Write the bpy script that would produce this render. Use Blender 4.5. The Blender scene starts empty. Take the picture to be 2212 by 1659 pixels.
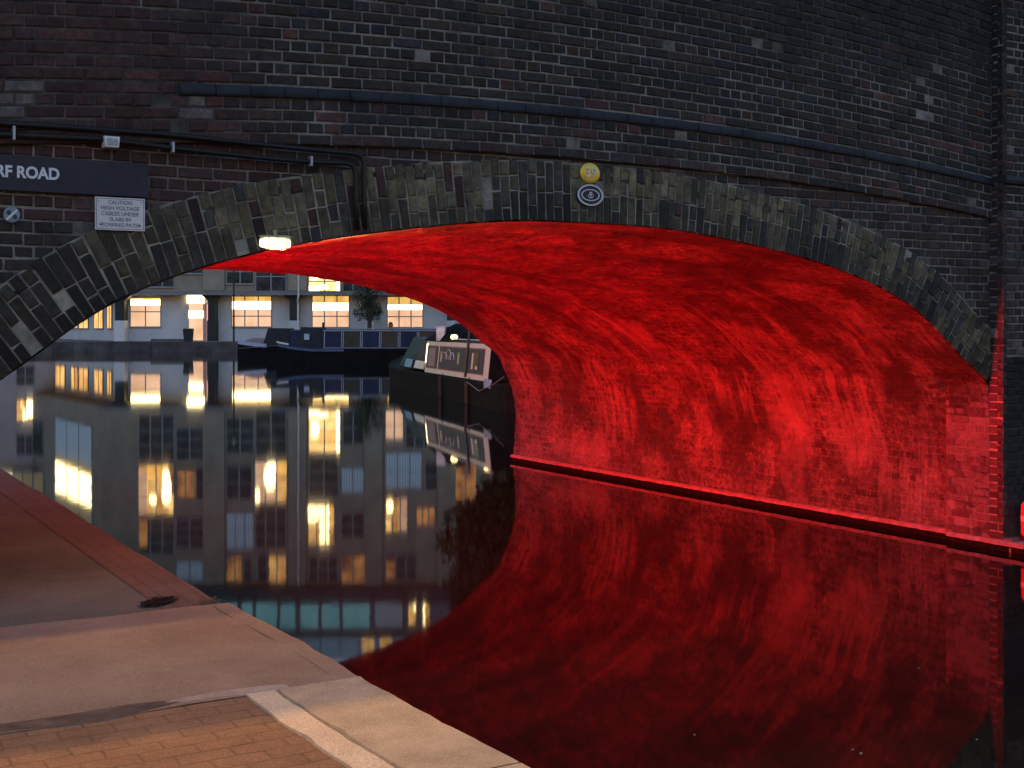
import bpy, math, random
from mathutils import Vector, Matrix, noise
random.seed(39)
R = math.radians
sc = bpy.context.scene
C = sc.collection

# ------------------------------------------------------------------ camera
F_PX, H, YH, CX, WPX, HPX = 2700.0, 2.08, 705.0, 1106.0, 2212.0, 1659.0
cd = bpy.data.cameras.new('camera')
cam = bpy.data.objects.new('camera', cd); C.objects.link(cam)
cam.location = (0, 0, H); cam.rotation_euler = (R(90), 0, 0)
cd.sensor_fit = 'HORIZONTAL'; cd.sensor_width = 36.0
cd.lens = F_PX / WPX * 36.0
cd.shift_y = (YH - HPX / 2) / WPX
cd.clip_start = 0.1; cd.clip_end = 3000
sc.camera = cam

# ------------------------------------------------------------------ sky
SUN_EL, SUN_ROT = R(1.0), R(15)
w = bpy.data.worlds.new('World'); sc.world = w; w.use_nodes = True
wn = w.node_tree.nodes; wl = w.node_tree.links
sky = wn.new('ShaderNodeTexSky'); sky.sky_type = 'NISHITA'; sky.sun_disc = False
sky.sun_elevation = SUN_EL; sky.sun_rotation = SUN_ROT
sky.air_density = 1.6; sky.dust_density = 0.6; sky.ozone_density = 3.0
wl.new(sky.outputs[0], wn['Background'].inputs[0]); wn['Background'].inputs[1].default_value = 0.15

# ------------------------------------------------------------------ exposure
vs = sc.view_settings
vs.view_transform = 'Standard'; vs.look = 'None'; vs.gamma = 1.0; vs.use_curve_mapping = False
vs.exposure = 3.75
sc.cycles.max_bounces = 8; sc.cycles.diffuse_bounces = 4; sc.cycles.glossy_bounces = 4
sc.cycles.sample_clamp_indirect = 6.0

# ------------------------------------------------------------------ frames
TH = R(30.75)
P0 = Vector(((2137 - CX) / 231.0, F_PX / 231.0, 0))
DW = Vector((math.cos(TH), math.sin(TH), 0)); DV = Vector((-math.sin(TH), math.cos(TH), 0))
def uv(u, v, z=0.0): return P0 + DW * u + DV * v + Vector((0, 0, z))
def px(x, y, Y): return Vector(((x - CX) / F_PX * Y, Y, H - (y - YH) / F_PX * Y))
def X(x, Y): return (x - CX) / F_PX * Y
def Zr(y, Y): return (y - YH) / F_PX * Y - H        # height of a point seen mirrored in the water
def Zd(y, Y): return H - (y - YH) / F_PX * Y

# ------------------------------------------------------------------ lights of the place
def lamp(name, kind, loc, energy, color, **kw):
    d = bpy.data.lights.new(name, kind); d.energy = energy; d.color = color
    for k, v_ in kw.items(): setattr(d, k, v_)
    o = bpy.data.objects.new(name, d); C.objects.link(o); o.location = loc
    return o
def aim(o, target):
    o.rotation_euler = (Vector(target) - o.location).to_track_quat('-Z', 'Y').to_euler()
RED = (1.0, 0.003, 0.006)
# street lamps up on the bridge road: the parapet cuts their light off the towpath
lamp('street_light', 'POINT', uv(-9.3, 0.62, 9.4), 135, (1.0, 0.55, 0.25), shadow_soft_size=0.06)
lamp('street_light', 'POINT', uv(-10.6, 2.15, 9.4), 300, (1.0, 0.53, 0.19), shadow_soft_size=0.07)
# red floods along the towpath side of the vault
RED_LAMPS = [(-8.15, 0.8, 2.02), (-8.15, 3.2, 2.02), (-8.15, 5.6, 2.02), (-8.15, 8.0, 2.02)]
for p in RED_LAMPS:
    o = lamp('red_light', 'AREA', uv(*p), 45, RED, shape='RECTANGLE', size=0.5, size_y=0.12)
    aim(o, uv(-1.5, p[1] - 0.1, 2.6)); o.data.spread = R(125)
lamp('arch_light', 'POINT', uv(-6.3, 0.42, 2.56), 3.2, (1.0, 0.20, 0.06), shadow_soft_size=0.03)
lamp('bulkhead_light', 'POINT', uv(-6.99, 0.40, 2.50), 5.0, (1.0, 0.62, 0.25), shadow_soft_size=0.06)

# ------------------------------------------------------------------ mesh helper
class MB:
    def __init__(s): s.v = []; s.f = []; s.mi = []; s.c = []; s.uv = None; s.col = None
    def vert(s, p, c=None):
        s.v.append(tuple(p))
        s.c.append(c if c else (1, 1, 1, 1)); return len(s.v) - 1
    def face(s, idx, m=0): s.f.append(tuple(idx)); s.mi.append(m)
    def quad(s, a, b, c, d, m=0):
        i = len(s.v)
        for p in (a, b, c, d): s.vert(p)
        s.face((i, i + 1, i + 2, i + 3), m)
    def hexa(s, p, m=0):        # p: 8 pts, bottom ring 0-3 (ccw from above), top ring 4-7
        i = len(s.v)
        for q in p: s.vert(q)
        for f in ((3, 2, 1, 0), (4, 5, 6, 7), (0, 1, 5, 4), (1, 2, 6, 5), (2, 3, 7, 6), (3, 0, 4, 7)):
            s.face([i + k for k in f], m)
    def box(s, x0, x1, y0, y1, z0, z1, m=0):
        s.hexa([(x0, y0, z0), (x1, y0, z0), (x1, y1, z0), (x0, y1, z0), (x0, y0, z1), (x1, y0, z1), (x1, y1, z1), (x0, y1, z1)], m)
    def tube(s, pts, r, n=8, m=0, cap=True):
        pts = [Vector(p) for p in pts]; rings = []
        for k, p in enumerate(pts):
            t = (pts[min(k + 1, len(pts) - 1)] - pts[max(k - 1, 0)]).normalized()
            a = Vector((0, 0, 1)) if abs(t.z) < 0.9 else Vector((1, 0, 0))
            e1 = t.cross(a).normalized(); e2 = t.cross(e1)
            rr = r[k] if isinstance(r, (list, tuple)) else r
            rings.append([s.vert(p + (e1 * math.cos(2 * math.pi * j / n) + e2 * math.sin(2 * math.pi * j / n)) * rr) for j in range(n)])
        for a, b in zip(rings, rings[1:]):
            for j in range(n): s.face((a[j], a[(j + 1) % n], b[(j + 1) % n], b[j]), m)
        if cap: s.face(rings[0][::-1], m); s.face(rings[-1], m)
    def lathe(s, prof, cx=0, cy=0, n=20, m=0, sx=1, sy=1, axis='z'):
        rings = []
        for r_, z_ in prof:
            ring = []
            for j in range(n):
                a = 2 * math.pi * j / n
                p = (cx + r_ * math.cos(a) * sx, cy + r_ * math.sin(a) * sy, z_)
                if axis == 'y': p = (cx + r_ * math.cos(a) * sx, -z_, cy + r_ * math.sin(a) * sy)
                ring.append(s.vert(p))
            rings.append(ring)
        for a, b in zip(rings, rings[1:]):
            for j in range(n): s.face((a[j], a[(j + 1) % n], b[(j + 1) % n], b[j]), m)
        s.face(rings[0][::-1], m); s.face(rings[-1], m)
    def grid(s, fn, nu, nv, m=0):
        ids = [[s.vert(fn(i / nu, j / nv)) for j in range(nv + 1)] for i in range(nu + 1)]
        for i in range(nu):
            for j in range(nv): s.face((ids[i][j], ids[i + 1][j], ids[i + 1][j + 1], ids[i][j + 1]), m)
        return ids
    def build(s, name, mats, parent=None, smooth=False, colors=False, vuv=None):
        me = bpy.data.meshes.new(name)
        me.from_pydata(s.v, [], s.f)
        for m_ in (mats if isinstance(mats, (list, tuple)) else [mats]): me.materials.append(m_)
        me.polygons.foreach_set('material_index', s.mi)
        if smooth: me.polygons.foreach_set('use_smooth', [True] * len(s.f))
        if colors:
            a = me.color_attributes.new('Col', 'FLOAT_COLOR', 'POINT')
            a.data.foreach_set('color', [x for c in s.c for x in c])
        if vuv:
            l = me.uv_layers.new(name='UVMap')
            for lp in me.loops: l.data[lp.index].uv = vuv[lp.vertex_index]
        me.update()
        o = bpy.data.objects.new(name, me); C.objects.link(o)
        if parent: o.parent = parent
        return o

def tag(o, label=None, cat=None, group=None, kind=None):
    if label: o['label'] = label
    if cat: o['category'] = cat
    if group: o['group'] = group
    if kind: o['kind'] = kind
    return o
def empty(name, loc, rz=0.0, label=None, cat=None, group=None):
    o = bpy.data.objects.new(name, None); C.objects.link(o)
    o.empty_display_size = 0.2
    o.location = loc; o.rotation_euler = (0, 0, rz)
    return tag(o, label, cat, group)
def copy_tree(o, parent=None):
    c = o.copy(); C.objects.link(c)
    if parent: c.parent = parent
    for ch in list(o.children): copy_tree(ch, c)
    return c

# ------------------------------------------------------------------ materials
class NT:
    def __init__(s, name):
        s.m = bpy.data.materials.new(name); s.m.use_nodes = True
        s.n = s.m.node_tree.nodes; s.l = s.m.node_tree.links
        s.b = s.n['Principled BSDF']; s.out = s.n['Material Output']
        s.b.inputs['Specular IOR Level'].default_value = 0.25
    def node(s, t, ins=None, **kw):
        n = s.n.new('ShaderNode' + t)
        for k, v_ in kw.items(): setattr(n, k, v_)
        for k, v_ in (ins or {}).items(): s.put(n, k, v_)
        return n
    def put(s, n, k, v_):
        if isinstance(v_, bpy.types.NodeSocket): s.l.new(v_, n.inputs[k])
        else: n.inputs[k].default_value = v_
    def obj(s): return s.node('TexCoord').outputs['Object']
    def uvc(s): return s.node('TexCoord').outputs['UV']
    def mapping(s, vec, scale=(1, 1, 1), loc=(0, 0, 0), rot=(0, 0, 0)):
        return s.node('Mapping', {'Vector': vec, 'Scale': scale, 'Location': loc, 'Rotation': rot}).outputs[0]
    def noise(s, vec, scale, detail=4, rough=0.6, dist=0.0):
        return s.node('TexNoise', {'Vector': vec, 'Scale': scale, 'Detail': detail, 'Roughness': rough, 'Distortion': dist}).outputs['Fac']
    def ramp(s, fac, stops):
        n = s.node('ValToRGB', {'Fac': fac}); e = n.color_ramp.elements
        while len(e) < len(stops): e.new(0.5)
        for el, (p, c) in zip(e, stops):
            el.position = p; el.color = (c, c, c, 1) if not isinstance(c, tuple) else (*c[:3], 1)
        return n.outputs['Color']
    def mix(s, fac, a, b, mode='MIX'):
        n = s.node('Mix', data_type='RGBA', blend_type=mode)
        for i, v_ in ((0, fac), (6, a), (7, b)):
            if isinstance(v_, tuple): v_ = (*v_[:3], 1)
            if isinstance(v_, bpy.types.NodeSocket): s.l.new(v_, n.inputs[i])
            else: n.inputs[i].default_value = v_
        return n.outputs[2]
    def math(s, op, a, b=0.0):
        return s.node('Math', {0: a, 1: b}, operation=op).outputs[0]
    def bump(s, h, dist=0.01, strength=1.0, prev=None):
        d = {'Height': h, 'Distance': dist, 'Strength': strength}
        if prev: d['Normal'] = prev
        return s.node('Bump', d).outputs[0]
    def set(s, **kw):
        for k, v_ in kw.items():
            k = {'color': 'Base Color', 'rough': 'Roughness', 'normal': 'Normal', 'metal': 'Metallic', 'spec': 'Specular IOR Level',
                 'emit': 'Emission Color', 'estr': 'Emission Strength', 'coat': 'Coat Weight', 'ior': 'IOR'}[k]
            if isinstance(v_, tuple): v_ = (*v_[:3], 1)
            s.put(s.b, k, v_)
        return s.m

_plain = {}
def plain(name, col, rough=0.6, var=0.25, scale=6.0, bump=0.002, metal=0.0, spec=0.3, bscale=None):
    if name in _plain: return _plain[name]
    t = NT(name); o = t.obj(); n = t.noise(o, scale, 5)
    lo = tuple(c * (1 - var) for c in col); hi = tuple(c * (1 + var) for c in col)
    c = t.ramp(n, [(0.3, lo), (0.7, hi)])
    t.set(color=c, rough=rough, metal=metal, spec=spec)
    if bump: t.set(normal=t.bump(t.noise(o, bscale or scale * 5, 4), bump))
    _plain[name] = t.m
    return t.m
def emissive(name, col, strength, lo=None, scale=1.5, sample=False):
    t = NT(name)
    if lo is None: c = (*col, 1)
    else:
        g = t.obj()
        c = t.ramp(t.noise(t.mapping(g, (1, 1, 0.7)), scale, 3, 0.6), [(0.36, lo), (0.5, tuple(0.55 * a + 0.45 * b for a, b in zip(col, lo))), (0.62, col)])
    t.set(color=(0.02, 0.02, 0.02), emit=c, estr=strength, rough=0.3)
    t.m.cycles.emission_sampling = 'AUTO' if sample else 'NONE'
    return t.m

def brick_material(name, lime=0.08, dirt=0.35):
    t = NT(name); o = t.obj()
    col = t.node('Attribute', attribute_name='Col').outputs['Color']
    f = t.ramp(t.noise(o, 22, 5, 0.7), [(0.3, 0.55), (0.7, 1.45)])
    c = t.mix(1.0, col, f, 'MULTIPLY')
    lm = t.ramp(t.noise(o, 9, 6, 0.75), [(0.60, 0.0), (0.74, 1.0)])
    c = t.mix(t.math('MULTIPLY', lm, lime), c, (0.11, 0.11, 0.105))
    dk = t.ramp(t.noise(o, 3.2, 5, 0.7), [(0.42, 1.0), (0.62, 0.0)])
    c = t.mix(t.math('MULTIPLY', dk, dirt), c, (0.018, 0.018, 0.019))
    nb = t.bump(t.noise(o, 55, 5, 0.7), 0.006, 0.8)
    return t.set(color=c, rough=0.88, normal=nb, spec=0.2)
def mortar_material(name, a=(0.25, 0.24, 0.225), b=(0.085, 0.08, 0.074)):
    t = NT(name); o = t.obj()
    c = t.ramp(t.noise(o, 2.6, 6, 0.75), [(0.40, b), (0.62, a)])
    c = t.mix(1.0, c, t.node('Attribute', attribute_name='Col').outputs['Color'], 'MULTIPLY')
    return t.set(color=c, rough=0.95, normal=t.bump(t.noise(o, 70, 4), 0.004), spec=0.1)

M_BRICK = brick_material('sooty brick'); M_MORTAR = mortar_material('lime mortar')
M_RING = brick_material('yellow stock brick', 0.42, 0.6); M_RMORTAR = mortar_material('arch mortar', (0.33, 0.32, 0.27), (0.13, 0.125, 0.11))
M_BLUE = None
def blue_brick():
    t = NT('blue engineering brick'); o = t.obj()
    c = t.ramp(t.noise(o, 5, 5, .7), [(0.35, (0.013, 0.015, 0.019)), (0.68, (0.030, 0.037, 0.047))])
    return t.set(color=c, rough=0.75, spec=0.25, normal=t.bump(t.noise(o, 40, 4), 0.004))
M_BLUE = blue_brick()

# ------------------------------------------------------------------ water and ground
def water_material():
    t = NT('canal water'); o = t.obj()
    n1 = t.noise(t.mapping(o, (0.55, 0.22, 1), rot=(0, 0, R(20))), 1.6, 3, 0.5)
    n2 = t.noise(t.mapping(o, (1, 0.55, 1)), 7.0, 2, 0.5)
    h = t.math('ADD', n1, t.math('MULTIPLY', n2, 0.10))
    return t.set(color=(0.0045, 0.005, 0.0045), rough=0.035, ior=1.333, spec=0.5, normal=t.bump(h, 0.003, 0.5))
mb = MB(); mb.quad((-600, -40, 0), (600, -40, 0), (600, 900, 0), (-600, 900, 0))
tag(mb.build('water', water_material()), kind='structure')
mb = MB(); mb.quad((-2500, -2500, -2.2), (2500, -2500, -2.2), (2500, 2500, -2.2), (-2500, 2500, -2.2))
tag(mb.build('canal_bed', plain('mud', (0.03, 0.028, 0.024), 0.9)), kind='structure')

ZQ = 0.45
def fn_edge(v):     # u of the quay edge, a little uneven
    return -7.50 + 0.025 * noise.noise((v * 0.9, 3.1, 0)) + 0.012 * noise.noise((v * 7, 1.7, 0)) + 0.018 * max(0.0, -v - 0.3)

def concrete(name, a, b, spots, scale=2.0, rough=0.85, crack=0.0):
    t = NT(name); o = t.obj()
    c = t.ramp(t.noise(o, scale, 6, 0.65), [(0.34, a), (0.66, b)])
    sp = t.ramp(t.noise(o, 38, 3, 0.7), [(0.60, 0.0), (0.72, 1.0)])
    c = t.mix(t.math('MULTIPLY', sp, 0.30), c, spots)
    gr = t.ramp(t.noise(o, 150, 2, 0.6), [(0.35, 0.72), (0.65, 1.25)])
    c = t.mix(1.0, c, gr, 'MULTIPLY')
    if crack:
        vo = t.node('TexVoronoi', {'Vector': t.mapping(o, (1, 1, 1)), 'Scale': 1.3}, feature='DISTANCE_TO_EDGE').outputs['Distance']
        ck = t.ramp(vo, [(0.0, 1.0), (0.012, 0.0)])
        ck = t.math('MULTIPLY', ck, t.ramp(t.noise(o, 1.3, 2), [(0.5, 0.0), (0.6, 1.0)]))
        c = t.mix(t.math('MULTIPLY', ck, crack), c, (0.03, 0.026, 0.02))
    h = t.math('ADD', t.noise(o, 5, 4), t.math('MULTIPLY', t.noise(o, 90, 3), 0.25))
    return t.set(color=c, rough=rough, normal=t.bump(h, 0.012, 0.7), spec=0.25)

M_PATH = concrete('worn path concrete', (0.165, 0.118, 0.086), (0.25, 0.185, 0.14), (0.34, 0.30, 0.26), 1.4, crack=0.12)
M_UNDER = concrete('damp path asphalt', (0.055, 0.062, 0.055), (0.11, 0.115, 0.10), (0.15, 0.15, 0.14), 1.1)
M_STONE = concrete('coping stone', (0.21, 0.17, 0.12), (0.36, 0.29, 0.205), (0.5, 0.46, 0.38), 3.0, crack=0.25)
M_PALE = concrete('pale concrete strip', (0.36, 0.29, 0.21), (0.47, 0.39, 0.29), (0.55, 0.5, 0.42), 3.0)

def paver_material(name, a, b, joint, jf, rot, bw=0.215, rh=0.105):
    t = NT(name); o = t.obj()
    ow = t.node('VectorMath', {0: o, 1: t.node('VectorMath', {0: t.node('TexNoise', {'Vector': o, 'Scale': 6.0}).outputs['Color'], 1: (0.012, 0.012, 0)}, operation='MULTIPLY').outputs[0]}, operation='ADD').outputs[0]
    br = t.node('TexBrick', {'Vector': t.mapping(ow, rot=(0, 0, rot)), 'Color1': (1, 1, 1, 1), 'Color2': (0.7, 0.7, 0.7, 1), 'Mortar': (0, 0, 0, 1), 'Scale': 1.0,
                            'Mortar Size': 0.006, 'Mortar Smooth': 0.3, 'Brick Width': bw, 'Row Height': rh})
    c = t.ramp(t.noise(o, 1.7, 6, 0.7), [(0.32, a), (0.68, b)])
    c = t.mix(0.3, c, t.mix(1.0, c, br.outputs['Color'], 'MULTIPLY'))
    jm = t.math('MULTIPLY', br.outputs['Fac'], t.ramp(t.noise(t.mapping(o, (2.0, 6, 1)), 1.6, 3, 0.6), [(0.50, 0.12), (0.62, 1.0)]))
    c = t.mix(t.math('MULTIPLY', jm, jf), c, joint)
    gr = t.ramp(t.noise(o, 140, 2, 0.6), [(0.35, 0.75), (0.65, 1.25)])
    c = t.mix(1.0, c, gr, 'MULTIPLY')
    sp = t.ramp(t.noise(o, 17, 5, 0.75), [(0.66, 0.0), (0.74, 1.0)])
    c = t.mix(t.math('MULTIPLY', sp, 0.35), c, (0.36, 0.28, 0.2))
    h = t.math('ADD', t.math('MULTIPLY', jm, -0.8), t.math('ADD', t.noise(o, 7, 4), t.math('MULTIPLY', t.noise(o, 80, 3), 0.25)))
    return t.set(color=c, rough=0.82, normal=t.bump(h, 0.010, 0.8), spec=0.25)
M_PAVER = paver_material('brown brick pavers', (0.125, 0.070, 0.041), (0.21, 0.122, 0.072), (0.07, 0.042, 0.028), 0.20, 0.0)
M_REDSET = paver_material('red brick edging', (0.075, 0.055, 0.048), (0.12, 0.085, 0.074), (0.05, 0.035, 0.03), 0.15, R(90))

def local_sheet(name, u0, u1, v0, v1, z, m, nu=2, nv=40, thick=0.0, edge=None, inner=None, wob=0.0):
    """sheet in bridge coordinates; edge / inner give the right and left borders as functions of v"""
    g = MB()
    def P(a, b):
        v_ = v0 + (v1 - v0) * b
        l_ = inner(v_) if inner else u0; r_ = edge(v_) if edge else u1
        u_ = l_ + (r_ - l_) * a
        return (u_, v_, z + wob * noise.noise((u_ * 2.3, v_ * 2.3, 0.5)))
    ids = g.grid(P, nu, nv)
    o = g.build(name, m, None, smooth=True)
    o.location = uv(0, 0); o.rotation_euler = (0, 0, TH)
    return tag(o, kind='structure')
g = MB()      # masonry mass of the towpath, its canal face
N = 90
for k in range(N):
    va, vb = -14 + 34 * k / N, -14 + 34 * (k + 1) / N
    a, b = fn_edge(va) - 0.02, fn_edge(vb) - 0.02
    g.quad((a, va, -2), (b, vb, -2), (b, vb, ZQ - 0.05), (a, va, ZQ - 0.05))
o = g.build('quay_wall', plain('quay masonry', (0.07, 0.06, 0.05), 0.85, 0.5, 3, 0.02)); o.location = uv(0, 0); o.rotation_euler = (0, 0, TH); tag(o, kind='structure')
local_sheet('towpath', -60, 0, -14, 20, ZQ - 0.001, M_UNDER, 30, 90, edge=lambda v: fn_edge(v) - 0.02)
local_sheet('path_slab', -12, 0, -2.445, -0.58, ZQ + 0.006, M_PATH, 30, 24, edge=lambda v: fn_edge(v) - 0.035, wob=0.01)
local_sheet('brick_paving', -14, 0, -9, -2.42, ZQ + 0.003, M_PAVER, 30, 60, inner=lambda v: -14, edge=lambda v: fn_edge(v) - 0.54 + 0.006 * noise.noise((v * 3, 9, 1)), wob=0.006)
local_sheet('red_edging', 0, 0, -0.62, 20, ZQ + 0.003, M_REDSET, 4, 70, inner=lambda v: -7.86, edge=lambda v: fn_edge(v) - 0.03)
def coping(name, v0, v1, a0, a1, z, m, jit):
    g = MB(); n = max(2, int((v1 - v0) / 0.06))
    prof = [(0.0, -0.12), (0.0, -0.018), (0.02, 0.0), (0.98, 0.0), (1.0, -0.02), (1.0, -0.12)]
    rows = []
    for k in range(n + 1):
        v_ = v0 + (v1 - v0) * k / n
        L = fn_edge(v_) - a0 + jit * noise.noise((v_ * 4, a0 * 7, 2)); Rr = fn_edge(v_) - a1 + jit * noise.noise((v_ * 5, a1 * 3, 6))
        rows.append([g.vert((L + (Rr - L) * t_, v_, z + dz + 0.006 * noise.noise((t_ * 3, v_ * 3, 4)))) for t_, dz in prof])
    for a, b in zip(rows, rows[1:]):
        for j in range(len(prof) - 1): g.face((a[j], a[j + 1], b[j + 1], b[j]))
    g.face(rows[0]); g.face(rows[-1][::-1])
    o = g.build(name, m); o.location = uv(0, 0); o.rotation_euler = (0, 0, TH)
    return tag(o, kind='structure')
vv = -10.0
while vv < -0.6:
    nv_ = min(vv + random.uniform(1.1, 1.5), -0.58)
    if nv_ > -2.6: nv_ = -0.58
    if vv < -2.45 and nv_ > -2.45: nv_ = -2.44
    if nv_ <= -2.4:
        coping('kerb_stone', vv + 0.006, nv_ - 0.006, 0.40, -0.01, ZQ + 0.017, M_STONE, 0.005)
    else:
        coping('kerb_stone', -2.43, -1.5, 0.10, -0.01, ZQ + 0.0078, M_PATH, 0.004)
        coping('kerb_stone', -1.50, -0.60, 0.10, -0.01, ZQ + 0.0078, M_PATH, 0.004)
        break
    vv = nv_
coping('kerb_strip', -10, -2.44, 0.54, 0.405, ZQ + 0.014, M_PALE, 0.004)
# worn pale lip where the slab meets the brick paving, and the shadow band left of it, painted as a dark strip
def lip(name, u0, u1, va, vb, z, m, jit, n=34):
    g = MB(); rows = []
    for k in range(n + 1):
        u_ = u0 + (u1 - u0) * k / n; e = min(1.0, 6 * k / n, 6 * (n - k) / n)
        a = va + jit * noise.noise((u_ * 4, va, 0)) + .03 * (1 - e); b = vb + jit * noise.noise((u_ * 5, vb, 3)) - .03 * (1 - e)
        rows.append([g.vert(p) for p in ((u_, a, ZQ + .001), (u_, a + .04, z), (u_, b - .04, z + .002), (u_, b, ZQ + .004))])
    for a, b in zip(rows, rows[1:]):
        for q in range(3): g.face((a[q], b[q], b[q + 1], a[q + 1]))
    o = g.build(name, m); o.location = uv(0, 0); o.rotation_euler = (0, 0, TH); return tag(o, kind='structure')
lip('slab_edge', -8.34, -7.80, -2.45, -2.31, ZQ + .0105, concrete('worn lip', (0.24, 0.19, 0.155), (0.34, 0.28, 0.235), (.42, .38, .33), 4.0), .05)
lip('shadow_strip', -10.2, -8.28, -2.47, -2.30, ZQ + .0095, plain('painted shadow strip', (0.085, 0.06, 0.047), .95, .4, 9, .01), .04)

# ------------------------------------------------------------------ the bridge
bridge = empty('brick_bridge', uv(0, 0), TH, 'sooty brick canal bridge with a low arch glowing red underneath', 'bridge')
CU = -4.5                      # centre of the span
half = [(0, 2.85), (0.6, 2.842), (1.2, 2.79), (1.97, 2.68), (2.5, 2.575), (3.0, 2.435), (3.4, 2.275), (3.7, 2.10), (4.0, 1.875), (4.25, 1.70), (4.46, 1.575)]
def zin(d):
    d = abs(d)
    for (a, za), (b, zb) in zip(half, half[1:]):
        if d <= b:
            t_ = (d - a) / (b - a); return za + (zb - za) * t_
    return half[-1][1]
def smooth_curve(pts, n):
    out = []
    P = [pts[0]] + pts + [pts[-1]]
    for i in range(1, len(P) - 2):
        for k in range(n):
            t_ = k / n
            q = []
            for c_ in (0, 1):
                p0, p1, p2, p3 = P[i - 1][c_], P[i][c_], P[i + 1][c_], P[i + 2][c_]
                q.append(0.5 * (2 * p1 + (p2 - p0) * t_ + (2 * p0 - 5 * p1 + 4 * p2 - p3) * t_ ** 2 + (3 * p1 - p0 - 3 * p2 + p3) * t_ ** 3))
            out.append(tuple(q))
    out.append(pts[-1]); return out
arch_pts = [(CU - d, z_) for d, z_ in half[::-1]] + [(CU + d, z_) for d, z_ in half[1:]]
ARCH = smooth_curve(arch_pts, 8)
# arc-length table
S = [0.0]
for a, b in zip(ARCH, ARCH[1:]): S.append(S[-1] + math.hypot(b[0] - a[0], b[1] - a[1]))
def at_s(s):
    s = min(max(s, 0), S[-1])
    lo, hi = 0, len(S) - 1
    while hi - lo > 1:
        m_ = (lo + hi) // 2
        if S[m_] <= s: lo = m_
        else: hi = m_
    t_ = (s - S[lo]) / max(1e-9, S[hi] - S[lo])
    p = (ARCH[lo][0] + (ARCH[hi][0] - ARCH[lo][0]) * t_, ARCH[lo][1] + (ARCH[hi][1] - ARCH[lo][1]) * t_)
    i0, i1 = max(lo - 3, 0), min(hi + 3, len(S) - 1)
    tx, tz = ARCH[i1][0] - ARCH[i0][0], ARCH[i1][1] - ARCH[i0][1]; L = math.hypot(tx, tz)
    return p, (-tz / L, tx / L)
RT = 0.445
def hump(u): return -0.0115 * (u + 4.55) ** 2
def z_corbel(u): return 3.325 + hump(u)
def z_ext(u):          # extrados height
    d = abs(u - CU)
    best = 1.55
    for k in range(0, len(ARCH), 2):
        (x_, z_), (nx, nz) = at_s(S[k])
        if abs(x_ + nx * RT - u) < 0.12: best = max(best, z_ + nz * RT)
    return best
EXT = {}
def zext(u):
    k = round(u * 20)
    if k not in EXT: EXT[k] = z_ext(k / 20)
    return EXT[k]

def brick(mb, quad, d0, d1, mp, col, bev=0.007, jit=0.0025):
    """quad: four corners (a,b); d0 front depth (smaller = nearer the viewer), d1 back"""
    cx_ = sum(p[0] for p in quad) / 4; cy_ = sum(p[1] for p in quad) / 4
    q = [(p[0] + random.uniform(-jit, jit), p[1] + random.uniform(-jit, jit)) for p in quad]
    def shr(p, e):
        dx, dy = cx_ - p[0], cy_ - p[1]
        return (p[0] + math.copysign(min(e, abs(dx)), dx), p[1] + math.copysign(min(e, abs(dy)), dy))
    i = len(mb.v)
    tilt = [random.uniform(-0.002, 0.002) for _ in range(4)]
    for p in q: mb.vert(mp(p[0], p[1], d1), col)
    for p, t_ in zip(q, tilt): mb.vert(mp(p[0], p[1], d0 + bev * 0.8), col)
    for p, t_ in zip(q, tilt): p2 = shr(p, bev); mb.vert(mp(p2[0], p2[1], d0 + t_), col)
    for a, b in ((0, 4), (4, 8)):
        for k in range(4):
            k2 = (k + 1) % 4; mb.face((i + a + k, i + a + k2, i + b + k2, i + b + k))
    mb.face((i + 8, i + 9, i + 10, i + 11))
def shade(c, lo=0.7, hi=1.3):
    f = random.uniform(lo, hi); return (c[0] * f, c[1] * f, c[2] * f, 1)
def lerp(a, b, t_): return tuple(x + (y - x) * t_ for x, y in zip(a, b))
def nz(u, z, s, o=0.0): return noise.noise((u * s, z * s, o))

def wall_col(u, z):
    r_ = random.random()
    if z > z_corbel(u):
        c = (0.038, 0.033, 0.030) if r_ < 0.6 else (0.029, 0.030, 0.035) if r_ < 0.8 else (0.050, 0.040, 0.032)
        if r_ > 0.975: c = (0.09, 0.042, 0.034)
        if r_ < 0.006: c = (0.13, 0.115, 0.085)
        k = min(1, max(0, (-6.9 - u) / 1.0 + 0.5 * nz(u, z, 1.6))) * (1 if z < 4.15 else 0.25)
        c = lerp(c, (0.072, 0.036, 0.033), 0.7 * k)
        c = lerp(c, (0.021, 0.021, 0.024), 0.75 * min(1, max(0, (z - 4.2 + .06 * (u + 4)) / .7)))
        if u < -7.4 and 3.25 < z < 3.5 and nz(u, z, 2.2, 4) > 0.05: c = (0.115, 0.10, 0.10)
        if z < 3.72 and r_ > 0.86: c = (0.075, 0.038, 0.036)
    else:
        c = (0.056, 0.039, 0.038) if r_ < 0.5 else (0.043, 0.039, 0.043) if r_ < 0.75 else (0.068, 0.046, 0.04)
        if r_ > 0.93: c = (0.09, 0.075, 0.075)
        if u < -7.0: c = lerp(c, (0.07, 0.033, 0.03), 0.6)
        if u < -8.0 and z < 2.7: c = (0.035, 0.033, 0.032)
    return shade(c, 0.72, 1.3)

def mp_front(dv): return lambda a, b, d: (a, dv + d, b)

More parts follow.
